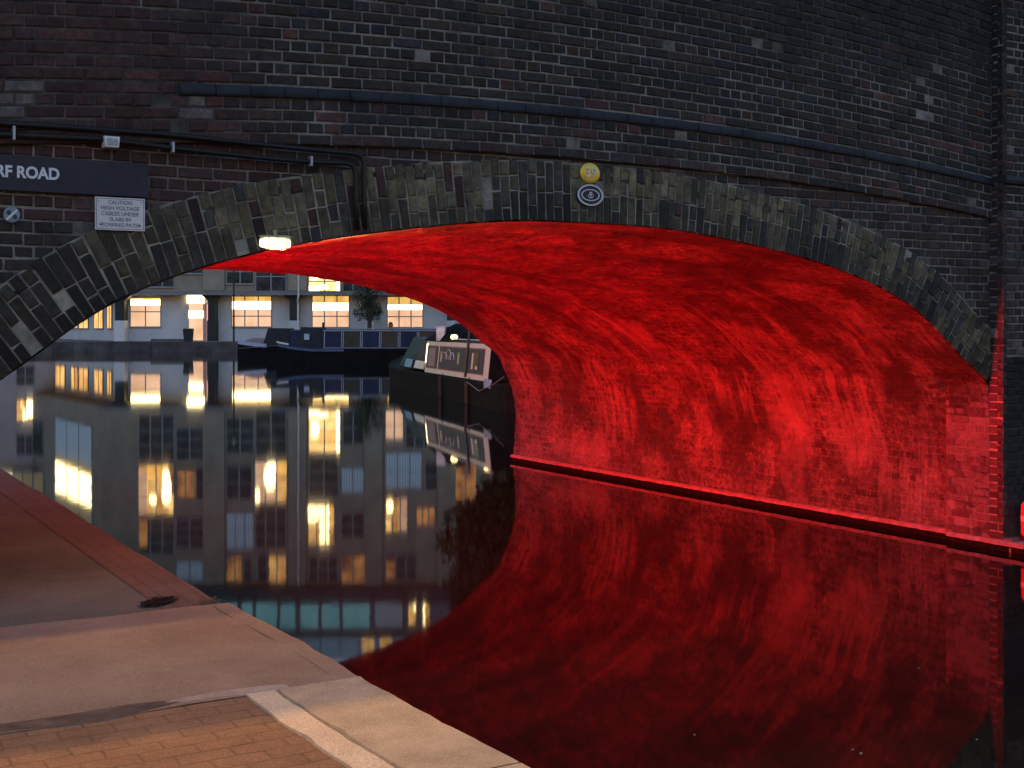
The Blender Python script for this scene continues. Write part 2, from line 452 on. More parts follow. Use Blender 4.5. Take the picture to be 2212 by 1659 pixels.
def bond_rows(mb, u0, u1, zb0, rows, curve, d0, keep, col, mp, course=0.0752, back=0.06):
    for k in range(rows):
        stretch = (k % 2 == 0)
        L = 0.2255 if stretch else 0.1128
        u = u0 - random.uniform(0.0, 0.01) - (0 if stretch else 0.056)
        while u < u1:
            if stretch and random.random() < 0.05: l_ = 0.1128
            else: l_ = L
            um = u + l_ / 2
            zb = zb0 + k * course
            g_ = 0.0062
            a, b = u + g_, u + l_ - g_
            a = max(a, u0); b = min(b, u1)
            if b - a > 0.03 and keep(um, zb + curve(um), l_):
                w_ = 0.004 * noise.noise((um * 1.3, k * 0.7, 3))
                q = [(a, zb + g_ + w_ + curve(a)), (b, zb + g_ + w_ + curve(b)), (b, zb + course - g_ + w_ + curve(b)), (a, zb + course - g_ + w_ + curve(a))]
                if random.random() < 0.985 or l_ > 0.2:
                    brick(mb, q, d0 + random.uniform(-0.004, 0.005), d0 + back, mp, col(um, zb + curve(um)))
            u += l_

def panel(mb, mp, ua, ub, zfn0, zfn1, d, n=60):
    for k in range(n):
        a, b = ua + (ub - ua) * k / n, ua + (ub - ua) * (k + 1) / n
        mb.quad(mp(a, zfn0(a), d), mp(b, zfn0(b), d), mp(b, zfn1(b), d), mp(a, zfn1(a), d), 1)

PTOP = 5.75
def tint_mortar(mb, fn):
    for f, m_ in zip(mb.f, mb.mi):
        if m_ == 1:
            for i in f: k = fn(mb.v[i][0], mb.v[i][2]); mb.c[i] = (k, k, k, 1)
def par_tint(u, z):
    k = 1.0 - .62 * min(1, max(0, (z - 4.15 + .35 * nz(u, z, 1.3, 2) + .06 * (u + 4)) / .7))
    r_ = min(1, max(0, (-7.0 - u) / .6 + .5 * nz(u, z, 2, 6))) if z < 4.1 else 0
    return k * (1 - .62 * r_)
# --- spandrel (below the string course)
U0, U1 = -11.0, 0.02
mb = MB(); mp = mp_front(0.0)
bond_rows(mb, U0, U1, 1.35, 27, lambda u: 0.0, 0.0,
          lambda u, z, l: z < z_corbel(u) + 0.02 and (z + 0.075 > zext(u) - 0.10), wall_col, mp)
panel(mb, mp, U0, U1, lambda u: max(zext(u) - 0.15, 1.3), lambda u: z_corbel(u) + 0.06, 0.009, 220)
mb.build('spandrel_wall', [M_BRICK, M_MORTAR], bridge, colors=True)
# --- parapet: three corbel courses, blue band, then the parapet courses, all stepping out 35 mm
mb = MB(); mpp = mp_front(-0.038)
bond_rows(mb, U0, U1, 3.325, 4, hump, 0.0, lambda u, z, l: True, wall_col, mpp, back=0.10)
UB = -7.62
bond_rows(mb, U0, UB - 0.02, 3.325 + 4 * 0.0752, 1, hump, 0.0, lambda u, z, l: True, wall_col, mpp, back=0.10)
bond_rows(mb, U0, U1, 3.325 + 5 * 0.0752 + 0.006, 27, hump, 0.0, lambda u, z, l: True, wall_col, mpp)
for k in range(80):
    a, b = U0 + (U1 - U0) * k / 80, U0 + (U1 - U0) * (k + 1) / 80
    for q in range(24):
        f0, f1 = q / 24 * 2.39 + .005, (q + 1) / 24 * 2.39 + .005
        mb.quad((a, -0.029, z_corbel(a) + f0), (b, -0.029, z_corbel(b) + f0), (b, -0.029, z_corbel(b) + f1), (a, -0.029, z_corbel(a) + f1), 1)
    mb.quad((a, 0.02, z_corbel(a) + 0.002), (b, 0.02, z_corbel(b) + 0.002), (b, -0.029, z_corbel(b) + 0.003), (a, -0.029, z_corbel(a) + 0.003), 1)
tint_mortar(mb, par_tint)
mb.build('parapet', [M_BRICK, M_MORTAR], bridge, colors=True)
# --- blue band
mb = MB(); u = UB
while u < U1 - 0.02:
    l_ = min(0.228, U1 - u); n = 1
    prof = [(0.0, 0.0), (-0.046, 0.002), (-0.054, 0.012), (-0.056, 0.030), (-0.050, 0.055), (-0.040, 0.074), (0.0, 0.084)]
    j = random.uniform(-0.003, 0.003)
    a, b = u + 0.003, u + l_ - 0.003
    zb = 3.325 + 4 * 0.0752 - 0.002
    ra = [mb.vert((a, d + j, zb + z_ + hump(a))) for d, z_ in prof]; rb = [mb.vert((b, d + j, zb + z_ + hump(b))) for d, z_ in prof]
    for k in range(len(prof) - 1): mb.face((ra[k], rb[k], rb[k + 1], ra[k + 1]))
    mb.face(ra[::-1]); mb.face(rb)
    u += l_
mb.build('string_course', M_BLUE, bridge)
# --- arch ring
mb = MB(); mpr = mp_front(-0.012)
nv_ = int(S[-1] / 0.073); stp = S[-1] / nv_
cuts = {0: [0, .222, .445], 1: [0, .108, .334, .445], 2: [0, .222, .334, .445], 3: [0, .108, .222, .445]}
prevk = None
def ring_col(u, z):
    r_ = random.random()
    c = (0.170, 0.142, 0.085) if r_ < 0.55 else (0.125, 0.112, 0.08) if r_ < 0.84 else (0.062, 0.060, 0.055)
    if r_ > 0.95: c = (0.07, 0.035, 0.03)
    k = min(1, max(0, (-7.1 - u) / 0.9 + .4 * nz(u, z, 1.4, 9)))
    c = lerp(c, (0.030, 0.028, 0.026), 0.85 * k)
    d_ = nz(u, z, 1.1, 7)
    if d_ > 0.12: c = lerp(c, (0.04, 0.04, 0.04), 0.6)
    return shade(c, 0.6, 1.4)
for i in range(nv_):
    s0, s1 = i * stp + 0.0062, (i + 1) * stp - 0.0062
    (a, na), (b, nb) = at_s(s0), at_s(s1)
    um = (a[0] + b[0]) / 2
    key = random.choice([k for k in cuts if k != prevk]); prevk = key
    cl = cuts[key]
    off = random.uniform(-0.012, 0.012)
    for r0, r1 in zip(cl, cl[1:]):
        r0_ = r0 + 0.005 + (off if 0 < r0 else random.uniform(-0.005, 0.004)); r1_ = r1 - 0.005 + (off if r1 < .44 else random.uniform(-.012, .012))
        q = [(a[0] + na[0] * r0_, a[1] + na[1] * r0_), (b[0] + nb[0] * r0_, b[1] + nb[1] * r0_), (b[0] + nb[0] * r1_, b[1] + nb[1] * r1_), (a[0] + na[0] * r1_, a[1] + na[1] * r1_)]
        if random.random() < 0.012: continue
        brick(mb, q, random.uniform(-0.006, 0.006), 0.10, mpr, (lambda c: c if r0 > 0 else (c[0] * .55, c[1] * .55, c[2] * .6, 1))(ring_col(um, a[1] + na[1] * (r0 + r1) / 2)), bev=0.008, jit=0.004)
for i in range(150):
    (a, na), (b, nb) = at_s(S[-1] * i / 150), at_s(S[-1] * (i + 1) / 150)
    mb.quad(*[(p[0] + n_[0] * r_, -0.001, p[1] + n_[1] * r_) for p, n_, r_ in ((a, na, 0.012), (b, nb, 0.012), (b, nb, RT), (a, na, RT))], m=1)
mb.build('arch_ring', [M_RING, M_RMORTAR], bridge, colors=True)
# --- pier at the right end, projecting towards the camera
PV = -0.15
mb = MB()
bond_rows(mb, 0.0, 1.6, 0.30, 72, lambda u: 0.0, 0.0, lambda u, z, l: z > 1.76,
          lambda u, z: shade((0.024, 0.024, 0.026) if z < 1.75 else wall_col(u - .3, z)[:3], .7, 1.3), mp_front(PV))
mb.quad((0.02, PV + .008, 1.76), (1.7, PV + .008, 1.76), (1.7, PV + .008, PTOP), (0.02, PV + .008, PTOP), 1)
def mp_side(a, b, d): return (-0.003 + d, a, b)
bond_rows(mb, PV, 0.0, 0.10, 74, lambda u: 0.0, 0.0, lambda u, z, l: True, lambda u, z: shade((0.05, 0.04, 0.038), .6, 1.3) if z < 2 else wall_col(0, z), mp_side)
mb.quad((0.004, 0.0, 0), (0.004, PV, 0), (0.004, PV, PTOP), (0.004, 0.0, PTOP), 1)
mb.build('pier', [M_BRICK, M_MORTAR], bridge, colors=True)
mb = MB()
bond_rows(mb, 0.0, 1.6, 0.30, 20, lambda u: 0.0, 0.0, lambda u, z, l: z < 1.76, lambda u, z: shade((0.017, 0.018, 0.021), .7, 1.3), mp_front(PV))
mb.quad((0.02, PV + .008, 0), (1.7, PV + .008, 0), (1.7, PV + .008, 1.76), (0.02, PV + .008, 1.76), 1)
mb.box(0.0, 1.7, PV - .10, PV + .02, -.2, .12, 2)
mb.build('pier_base', [brick_material('dark pier brick', .05, .5), mortar_material('dark pier mortar', (.06, .06, .06), (.015, .015, .016)), plain('base cement', (.09, .085, .085), .9, .4, 9, .02)], bridge, colors=True)  # lower pier front in darker brick and mortar
mb = MB()
prof = [(0.0, 0.0), (-0.035, 0.004), (-0.046, 0.034), (-0.035, 0.074), (0.0, 0.08)]
for (a, b) in ((0.0, .23), (.232, .46), (.462, .69), (.692, .92)):
    ra = [mb.vert((a, PV + d, 3.40 + z_)) for d, z_ in prof]; rb = [mb.vert((b, PV + d, 3.40 + z_)) for d, z_ in prof]
    for k in range(len(prof) - 1): mb.face((ra[k], rb[k], rb[k + 1], ra[k + 1]))
    mb.face(ra[::-1]); mb.face(rb)
mb.build('pier_band', M_BLUE, bridge)

# --- vault
LV = 8.86
def section(v):
    """profile of the vault at depth v, right foot to left foot"""
    k = 0.0 if v < 0.50 else min(1.0, (v - 0.50) / 0.04)
    low = [(0.0 + .10 * k, 0.06), (0.0 + .13 * k, 0.45), (0.0 + .125 * k, 0.85), (0.0 + .03 * k, 1.22), (-0.015 - .06 * k, 1.47), (-0.05 - .08 * k, 1.56 + .03 * k), (-0.25 - .03 * k, 1.70 + .02 * k)]
    arch = [(CU + d, z_) for d, z_ in half[::-1] if d < 4.1] + [(CU - d, z_) for d, z_ in half[1:]]
    return smooth_curve(low + arch + [(-9.0, 1.2), (-9.0, 0.8), (-9.0, 0.3)], 13)
mb = MB(); vuv = []
vs_ = [0.0, .06, .12, .2, .28, .36, .44, .495, .50, .52, .54] + [0.6 + (LV - 0.6) * k / 290 for k in range(291)]
rows = []
for v_ in vs_:
    sec = section(v_); ln = 0.0; row = []
    for i, (u_, z_) in enumerate(sec):
        if i: ln += math.hypot(u_ - sec[i - 1][0], z_ - sec[i - 1][1])
        a, b = sec[max(i - 1, 0)], sec[min(i + 1, len(sec) - 1)]
        tx, tz = b[0] - a[0], b[1] - a[1]; L = math.hypot(tx, tz) or 1
        nx, nz_ = -tz / L, tx / L          # towards the inside?  fixed by sign below
        amp = 0.0 if v_ < .03 else (0.006 if v_ < 0.52 else 1.0)
        d_ = 0.030 * noise.noise((u_ * 1.4, v_ * 1.1, z_ * 1.4)) + 0.014 * noise.noise((u_ * 6, v_ * 5, z_ * 6)) + 0.010 * noise.noise((u_ * 15, v_ * 11, z_ * 15))
        row.append(mb.vert((u_ + nx * d_ * amp, v_, z_ + nz_ * d_ * amp))); vuv.append((ln, v_))
    rows.append(row)
for a, b in zip(rows, rows[1:]):
    for j in range(len(a) - 1): mb.face((a[j], b[j], b[j + 1], a[j + 1]))
def vault_material():
    t = NT('limewashed vault brick'); uvc = t.uvc(); o = t.obj()
    sep = t.node('SeparateXYZ', {0: uvc}); arc, vd = sep.outputs[0], sep.outputs[1]
    comb = t.node('CombineXYZ', {0: vd, 1: arc, 2: 0.0}).outputs[0]
    br = t.node('TexBrick', {'Vector': comb, 'Color1': (1, 1, 1, 1), 'Color2': (0.35, 0.35, 0.35, 1), 'Mortar': (0.95, 0.95, 0.95, 1), 'Scale': 1.0, 'Mortar Size': 0.008,
                            'Mortar Smooth': 0.25, 'Brick Width': 0.2255, 'Row Height': 0.0752}, squash=0.5, squash_frequency=2)
    base = t.ramp(t.noise(o, 1.5, 8, 0.72), [(0.36, (0.042, 0.038, 0.036)), (0.5, (0.095, 0.085, 0.08)), (0.64, (0.15, 0.14, 0.135))])
    fine = t.ramp(t.noise(o, 21, 6, 0.8), [(0.34, 0.22), (0.5, 0.95), (0.66, 2.0)])
    c = t.mix(1.0, base, fine, 'MULTIPLY')
    c = t.mix(0.92, c, t.mix(1.0, c, br.outputs['Color'], 'MULTIPLY'))
    # lime runs washed down the haunch, with ridge highlights painted in pale
    stc = t.node('CombineXYZ', {0: t.math('MULTIPLY', arc, 0.34), 1: t.math('MULTIPLY', vd, 2.3), 2: 0.0}).outputs[0]
    st = t.noise(stc, 1.5, 4, 0.6, 0.15)
    low = t.ramp(t.math('DIVIDE', arc, 6.0), [(0.03, 0.35), (0.16, 0.9), (0.46, 1.0), (0.66, 0.12)])
    rg = t.math('SUBTRACT', 1.0, t.math('MULTIPLY', t.math('ABSOLUTE', t.math('SUBTRACT', st, 0.54)), 11.0))
    gate = t.ramp(t.noise(o, 1.1, 3, .6), [(0.42, 0.0), (0.56, 1.0)])
    sm = t.math('MULTIPLY', t.math('MULTIPLY', t.ramp(rg, [(0.25, 0.0), (0.9, 1.0)]), low), gate)
    c = t.mix(t.math('MULTIPLY', sm, 0.48), c, (0.27, 0.26, 0.255))
    sd = t.math('MULTIPLY', t.ramp(st, [(0.36, 1.0), (0.46, 0.0)]), low)
    c = t.mix(t.math('MULTIPLY', sd, 0.36), c, (0.024, 0.02, 0.02))
    dk = t.ramp(t.noise(o, 0.75, 5, 0.65), [(0.38, 1.0), (0.50, 0.0)])
    c = t.mix(t.math('MULTIPLY', dk, 0.72), c, (0.022, 0.02, 0.02))
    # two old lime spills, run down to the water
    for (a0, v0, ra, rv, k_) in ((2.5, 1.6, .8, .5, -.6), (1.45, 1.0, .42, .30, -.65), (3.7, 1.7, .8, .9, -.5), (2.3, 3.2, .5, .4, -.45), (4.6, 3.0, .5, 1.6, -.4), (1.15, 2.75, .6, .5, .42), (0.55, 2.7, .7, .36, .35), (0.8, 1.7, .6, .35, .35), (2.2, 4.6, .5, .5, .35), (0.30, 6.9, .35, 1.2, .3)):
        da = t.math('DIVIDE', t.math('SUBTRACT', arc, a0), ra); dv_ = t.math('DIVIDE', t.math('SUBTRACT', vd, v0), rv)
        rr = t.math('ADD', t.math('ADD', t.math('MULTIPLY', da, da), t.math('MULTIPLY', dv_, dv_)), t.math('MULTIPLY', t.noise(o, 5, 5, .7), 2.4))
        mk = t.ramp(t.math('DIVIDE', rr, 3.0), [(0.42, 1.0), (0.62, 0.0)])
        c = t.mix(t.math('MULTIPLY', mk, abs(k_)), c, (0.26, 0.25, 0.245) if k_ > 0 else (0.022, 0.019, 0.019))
    # tide mark
    td = t.ramp(t.math('DIVIDE', arc, 6.0), [(0.0, 1.0), (0.02, 0.0)])
    h = t.math('ADD', t.math('MULTIPLY', br.outputs['Fac'], -0.45), t.math('ADD', t.math('ADD', t.noise(o, 13, 7, 0.8), t.math('MULTIPLY', sm, .35)), t.math('MULTIPLY', t.noise(o, 45, 4, .7), 0.5)))
    return t.set(color=c, rough=t.ramp(t.noise(o, 6, 3), [(0.3, 0.55), (0.7, 0.95)]), normal=t.bump(h, 0.055, 0.9), spec=0.30)
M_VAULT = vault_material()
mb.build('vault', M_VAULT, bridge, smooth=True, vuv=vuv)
# --- newer quoin bricks just inside the right foot
mb = MB()
def mp_q(a, b, d): return (-0.004 + d, a, b)
def qcol(u, z): return shade((0.085, 0.076, 0.074) if random.random() < .7 else (0.055, 0.045, 0.045), .85, 1.15)
bond_rows(mb, 0.0, 0.497, 0.10, 19, lambda u: 0.0, 0.0, lambda u, z, l: True, qcol, mp_q, back=0.03)
mb.quad((0.0, 0.0, .05), (0.0, 0.498, .05), (0.0, 0.498, 1.54), (0.0, 0.0, 1.54), 1)
mb.build('quoin', [brick_material('quoin brick', .5, .2), mortar_material('quoin mortar', (.13, .125, .12), (.08, .075, .07))], bridge, colors=True)
# --- ledge along the waterline
mb = MB(); n = 150
rowsL = []
for k in range(n + 1):
    v_ = -0.6 + (LV + 0.6) * k / n
    e = (-0.035 if v_ < 0.5 else 0.045) + 0.018 * noise.noise((v_ * 6, 0, 0)) + 0.010 * noise.noise((v_ * 23, 0, 3))
    zt = 0.098 + 0.008 * noise.noise((v_ * 9, 4, 0))
    rowsL.append([mb.vert(p) for p in ((0.3, v_, zt + .012), (e + 0.02, v_, zt), (e, v_, zt - 0.014), (e + 0.004, v_, 0.058 + .008 * noise.noise((v_ * 14, 1, 1))), (e + .03, v_, 0.045), (e + .03, v_, -0.4))])
for a, b in zip(rowsL, rowsL[1:]):
    for j in range(5): mb.face((a[j], b[j], b[j + 1], a[j + 1]), 0 if j < 3 else 1)
mb.face(rowsL[0], 1)
mb.build('footing_ledge', [plain('ledge cement', (0.20, 0.185, 0.18), 0.8, 0.4, 14, 0.02), plain('wet algae', (0.006, 0.006, 0.006), 0.9, 0.5, 12, 0.01, spec=.05)], bridge)
# --- hidden structure: deck, back wall, abutments
mb = MB()
mb.box(-14, 1.6, 0.13, LV - 0.02, 3.35, 4.35)
mb.box(-14, 1.7, 0.10, 0.36, 3.36, 5.70 - 0.06)
mb.box(-14, 1.7, LV - 0.36, LV, 4.36, 5.4)
mb.box(0.20, 1.65, -0.10, LV, -1, 3.34); mb.box(-14, -9.06, 0.12, LV, -1, 3.34)
for k in range(len(ARCH) - 1):
    a, b = ARCH[k], ARCH[k + 1]
    mb.quad((a[0], LV, a[1]), (b[0], LV, b[1]), (b[0], LV, 4.4), (a[0], LV, 4.4))
    mb.quad((a[0], 0.11, a[1] + .02), (b[0], 0.11, b[1] + .02), (b[0], 0.11, 4.4), (a[0], 0.11, 4.4))
mb.build('bridge_core', plain('core brick', (0.08, 0.06, 0.055), 0.9), bridge)
mb = MB()
mb.quad((-14, 0.0, 0.3), (-9.02, 0.0, 0.3), (-9.02, 0.0, 1.5), (-14, 0, 1.5))
mb.build('abutment', M_MORTAR, bridge)
# wing wall to the right of the pier
mb = MB(); mb.box(1.7, 9, PV + .1, .6, -1, 4.6)
tag(mb.build('wing_wall', plain('wing brick', (0.05, 0.042, 0.04), 0.9, .4, 8, .01), None), 'dark brick wing wall running on from the bridge pier', 'wall')
bpy.data.objects['wing_wall'].location = uv(0, 0); bpy.data.objects['wing_wall'].rotation_euler = (0, 0, TH)

# ------------------------------------------------------------------ things fixed to the bridge
M_BLACK = plain('black paint', (0.012, 0.012, 0.014), 0.5, .3, 20)
M_WHITE = plain('white paint', (0.62, 0.64, 0.66), 0.5, .12, 9)
def text_mesh(name, body, size, parent, loc, m, align='CENTER', depth=0.002, sx=1.0, bold=0.0):
    cu = bpy.data.curves.new(name, 'FONT'); cu.body = body; cu.size = size; cu.align_x = align; cu.align_y = 'CENTER'
    cu.extrude = depth; cu.offset = bold; cu.space_line = 0.82
    tmp = bpy.data.objects.new(name, cu); C.objects.link(tmp)
    me = bpy.data.meshes.new_from_object(tmp.evaluated_get(bpy.context.evaluated_depsgraph_get()))
    bpy.data.objects.remove(tmp); bpy.data.curves.remove(cu)
    for v_ in me.vertices:
        x, y, z = v_.co; v_.co = (x * sx, -z, y)
    me.materials.clear(); me.materials.append(m)
    me.name = name
    o = bpy.data.objects.new(name, me); C.objects.link(o); o.parent = parent; o.location = loc
    return o
# street name board
sg = empty('street_sign', uv(-8.655, -0.018, 2.975), TH, 'long dark blue street name board reading WHARF ROAD in white', 'sign')
mb = MB(); L0, L1 = -0.92, 0.848
mb.box(L0, L1, -0.010, 0.012, -0.103, 0.103)
mb.build('board', plain('navy enamel', (0.016, 0.021, 0.036), 0.45, .2, 6), sg)
text_mesh('lettering', 'WHARF ROAD', 0.094, sg, (0.325, -0.0125, 0.002), plain('sign letter white', (0.6, 0.65, 0.72), 0.5, .05), 'RIGHT', 0.0015, 0.90, 0.0032)
for x_ in (L0 + .06, L1 - .06):
    mb = MB(); mb.lathe([(0.007, 0.010), (0.006, 0.0135)], x_, 0.0, 10, axis='y'); mb.build('bolt', M_BLACK, sg)
# caution plate
cp = empty('warning_sign', uv(-7.978, -0.03, 2.761), TH, 'small white enamel plate warning of high voltage cables under the path', 'sign')
mb = MB(); mb.box(-0.148, 0.148, -0.004, 0.006, -0.099, 0.099)
mb.build('plate', plain('white enamel', (0.60, 0.61, 0.63), 0.4, .10, 12), cp)
mb = MB()
for a in ((-0.142, 0.142, .089, .092), (-0.142, 0.142, -.092, -.089), (-0.142, -.139, -.0885, .0885), (.139, 0.142, -.0885, .0885)): mb.box(a[0], a[1], -0.0055, -0.0042, a[2], a[3])
mb.build('border', plain('sign grey', (0.14, 0.17, 0.21), .6), cp)
M_SGN = plain('sign lettering blue grey', (0.16, 0.20, 0.26), 0.6)
for i, tx in enumerate(('CAUTION', 'HIGH VOLTAGE', 'CABLES UNDER', 'SLABS IN', 'TOWING PATH')):
    text_mesh('lettering', tx, 0.033, cp, (0, -0.0055, 0.068 - i * 0.034), M_SGN, 'CENTER', 0.0008, 0.98, 0.0003)
for sx in (-1, 1):
    mb = MB(); mb.quad((sx * .118, -.0056, -.073), (sx * .128, -.0056, -.066), (sx * .118, -.0056, -.059), (sx * .098, -.0056, -.066))
    mb.build('arrow', M_SGN, cp)
    mb = MB(); mb.lathe([(.004, .0045), (.003, .007)], sx * .128, 0.075, 8, axis='y'); mb.build('screw', M_SGN, cp)
# round marker
rm = empty('round_marker', uv(-8.597, -0.03, 2.728), TH, 'small round grey metal disc with a diagonal stripe below the street board', 'sign')
mb = MB(); mb.lathe([(0.0, 0.0), (0.046, 0.0), (0.046, 0.008), (0.041, 0.012), (0.001, 0.013)], 0, 0, 28, axis='y'); mb.build('disc', plain('grey disc', (0.20, 0.25, 0.31), 0.45, .3, 30), rm)
mb = MB()
for s_ in (-1, 1):
    mb.lathe([(0.012, 0.0135), (0.011, 0.0148)], s_ * -0.017, s_ * 0.012 * 1, 14, axis='y', sy=1.2)
mb.build('recess', plain('dark recess', (0.03, 0.04, 0.05), .6), rm)
mb = MB(); d_ = 0.0035
mb.hexa([(-.030 - d_, -.0142, -.030 + d_), (-.030 + d_, -.0142, -.030 - d_), (-.030 + d_, -.012, -.030 - d_), (-.030 - d_, -.012, -.030 + d_),
         (.030 - d_, -.0142, .030 + d_), (.030 + d_, -.0142, .030 - d_), (.030 + d_, -.012, .030 - d_), (.030 - d_, -.012, .030 + d_)])
mb.build('stripe', M_WHITE, rm)
# white junction box
jb = empty('junction_box', uv(-8.038, -0.045, 3.19), TH, 'small white plastic junction box on the black conduit above the street board', 'junction box')
mb = MB(); mb.hexa([(-.040, -.05, -.034), (.038, -.05, -.034), (.048, .02, -.034), (-.048, .02, -.034), (-.046, -.05, .030), (.044, -.05, .030), (.050, .02, .036), (-.050, .02, .036)])
mb.build('casing', plain('white plastic', (0.62, 0.64, 0.66), 0.4, .2, 30), jb)
mb = MB(); mb.box(-.032, .030, -.055, -.049, -.022, .016); mb.build('lid', plain('grey plastic lid', (0.34, 0.37, 0.40), 0.4, .2, 30), jb)
# conduits
M_COND = plain('black conduit', (0.010, 0.010, 0.011), 0.45, .3, 10)
def conduit(pts, label):
    cc = []
    for i, (x_, y_) in enumerate(pts):
        rx = (x_ - CX) / F_PX; vpl = -0.055
        Y_ = (vpl + P0.dot(DV)) / (rx * DV.x + DV.y)
        p = Vector((rx * Y_, Y_, H - (y_ - YH) / F_PX * Y_))
        cc.append(p)
    root = empty('conduit', cc[len(cc) // 2], 0, label, 'conduit', 'black cable conduits on the bridge face')
    o0 = root.location
    # round the last corners
    P = [tuple(c - o0) for c in cc]
    mb = MB(); mb.tube(P, 0.017, 10); mb.build('pipe', M_COND, root, smooth=True)
    return root, cc
r1, c1 = conduit([(-30, 264), (120, 273), (353, 290), (558, 312), (700, 326), (766, 332), (780, 338), (786, 352), (787, 430), (788, 498)], 'upper black conduit, bending down to the arch edge on the right of the pair')
r2, c2 = conduit([(-30, 289), (216, 300), (372, 320), (558, 340), (670, 350), (745, 352), (761, 357), (768, 372), (769, 430), (770, 500)], 'lower black conduit, passing just behind the white junction box')
def clip_at(root, cc_i, cc):
    mb = MB(); p = cc[cc_i] - root.location
    mb.box(-.007, .007, -.03, .02, -.028, .036); o = mb.build('clip', plain('galvanised clip', (0.35, 0.38, 0.42), .4, .2, 30, metal=.3), root); o.location = p; o.rotation_euler = (0, 0, TH)
clip_at(r2, 2, c2); clip_at(r2, 4, c2)
mb = MB(); mb.box(-.007, .007, -.03, .02, -.03, .05); o = mb.build('clip', _plain['galvanised clip'], r2); o.location = c2[0].lerp(c2[1], 57 / 246) - r2.location; o.rotation_euler = (0, 0, TH)
# bridge number and oval plate
np_ = empty('number_plaque', uv(-4.527, -0.016, 3.226), TH, 'round brass bridge number plaque reading 39', 'plaque'); np_.scale = (1.14, 1, 1)
mb = MB(); mb.lathe([(0.0, 0.0), (0.079, 0.0), (0.079, 0.006), (0.074, 0.012), (0.05, 0.016), (0.002, 0.018)], 0, 0, 36, axis='y')
t = NT('brass plaque'); t.set(color=(0.72, 0.50, 0.07), rough=0.35, metal=0.3)
mb.build('disc', t.m, np_, smooth=True)
text_mesh('lettering', '39', 0.100, np_, (0, -0.0215, 0.0), M_WHITE, 'CENTER', 0.0025, 0.95, 0.0)
op = empty('oval_plaque', uv(-4.527, -0.016, 3.062), TH, 'oval black and white plaque with a knot emblem, under the brass number', 'plaque'); op.scale = (1.16, 1, 1)
mb = MB(); mb.lathe([(0.0, 0.0), (0.104, 0.0), (0.104, 0.008), (0.098, 0.012), (0.001, 0.012)], 0, 0, 40, axis='y', sy=0.80); mb.build('plate', plain('plaque black', (0.012, 0.016, 0.028), .35, .2), op)
def ering(r0, r1, sy, y, name):
    mb = MB(); n = 48; ids = []
    for j in range(n):
        a = 2 * math.pi * j / n
        ids.append([mb.vert((r * math.cos(a), yy, r * math.sin(a) * s2)) for r, yy, s2 in ((r0, y + .004, sy[0]), (r0, y, sy[0]), (r1, y, sy[1]), (r1, y + .004, sy[1]))])
    for j in range(n):
        a, b = ids[j], ids[(j + 1) % n]
        for k in range(3): mb.face((a[k], b[k], b[k + 1], a[k + 1]))
    mb.build(name, plain('plaque white', (0.5, 0.55, 0.62), .4, .1), op)
ering(0.101, 0.087, (0.80, .79), -0.0145, 'rim'); ering(0.072, 0.062, (0.62, .60), -0.0145, 'inner_ring')
mb = MB()
for s_ in (-1, 1):      # the emblem: a fouled-anchor-like knot
    mb.tube([(s_ * .003, -.015, -.024), (s_ * .016, -.015, -.016), (s_ * .022, -.015, .002)], .0035, 6)
    mb.tube([(0, -.015, -.004), (s_ * .012, -.015, .004), (s_ * .010, -.015, .014), (0, -.015, .012)], .0035, 6)
mb.tube([(0, -.015, -.025), (0, -.015, .024)], .004, 6); mb.tube([(-.011, -.015, .020), (.011, -.015, .020)], .003, 6)
mb.build('emblem', _plain['plaque white'], op)
# bulkhead light under the arch
bl = empty('bulkhead_lamp', uv(-6.99, -0.01, 2.615), TH - R(0), 'glowing white bulkhead light under the left haunch of the arch', 'lamp')
mb = MB(); n = 16
def superbox(mb, sx, sy, sz, cz=0):
    rings = []
    for i in range(7):
        f = -1 + 2 * i / 6; rz = (1 - abs(f) ** 4) ** .25 if abs(f) < 1 else 0.35
        ring = []
        for j in range(20):
            a = 2 * math.pi * j / 20; c_, s_ = math.cos(a), math.sin(a)
            k = (abs(c_) ** 3.2 + abs(s_) ** 3.2) ** (-1 / 3.2)
            ring.append(mb.vert((c_ * k * sx * rz, s_ * k * sy * rz, cz + f * sz)))
        rings.append(ring)
    for a, b in zip(rings, rings[1:]):
        for j in range(20): mb.face((a[j], a[(j + 1) % 20], b[(j + 1) % 20], b[j]))
    mb.face(rings[0][::-1]); mb.face(rings[-1])
superbox(mb, 0.104, 0.055, 0.040, 0.004)
mb.build('diffuser', emissive('lamp diffuser', (1.0, 0.93, 0.56), 0.16), bl, smooth=True)
mb = MB(); superbox(mb, 0.110, 0.062, 0.010, 0.046); mb.tube([(0, 0, .05), (0, 0, .09)], 0.014, 8)
for q in (-.06, 0, .06): mb.tube([(q, -.060, .045), (q, -.064, .0), (q, -.045, -.036), (q, .045, -.036)], .0028, 6)
mb.build('casing', plain('lamp casing', (0.35, 0.34, 0.2), .5), bl)
for i, p in enumerate(RED_LAMPS):
    pass
# striped marker at the right edge
sb = empty('marker_post', uv(0.232, -0.30, 0.09), TH, 'short red marker post with a white band at the water edge, far right', 'marker post')
mb = MB(); mb.lathe([(0.10, 0.06), (0.105, 0.08), (0.105, 0.33), (0.09, 0.36), (0.02, 0.37)], 0, 0, 20); mb.build('post', plain('red paint', (0.55, 0.08, 0.09), .5), sb, smooth=False)
mb = MB(); mb.lathe([(0.1075, 0.19), (0.1075, 0.24)], 0, 0, 20); mb.build('band', M_WHITE, sb)
mb = MB(); mb.lathe([(0.12, 0.0), (0.12, 0.06), (0.05, 0.061)], 0, 0, 20); mb.build('base', M_BLACK, sb)

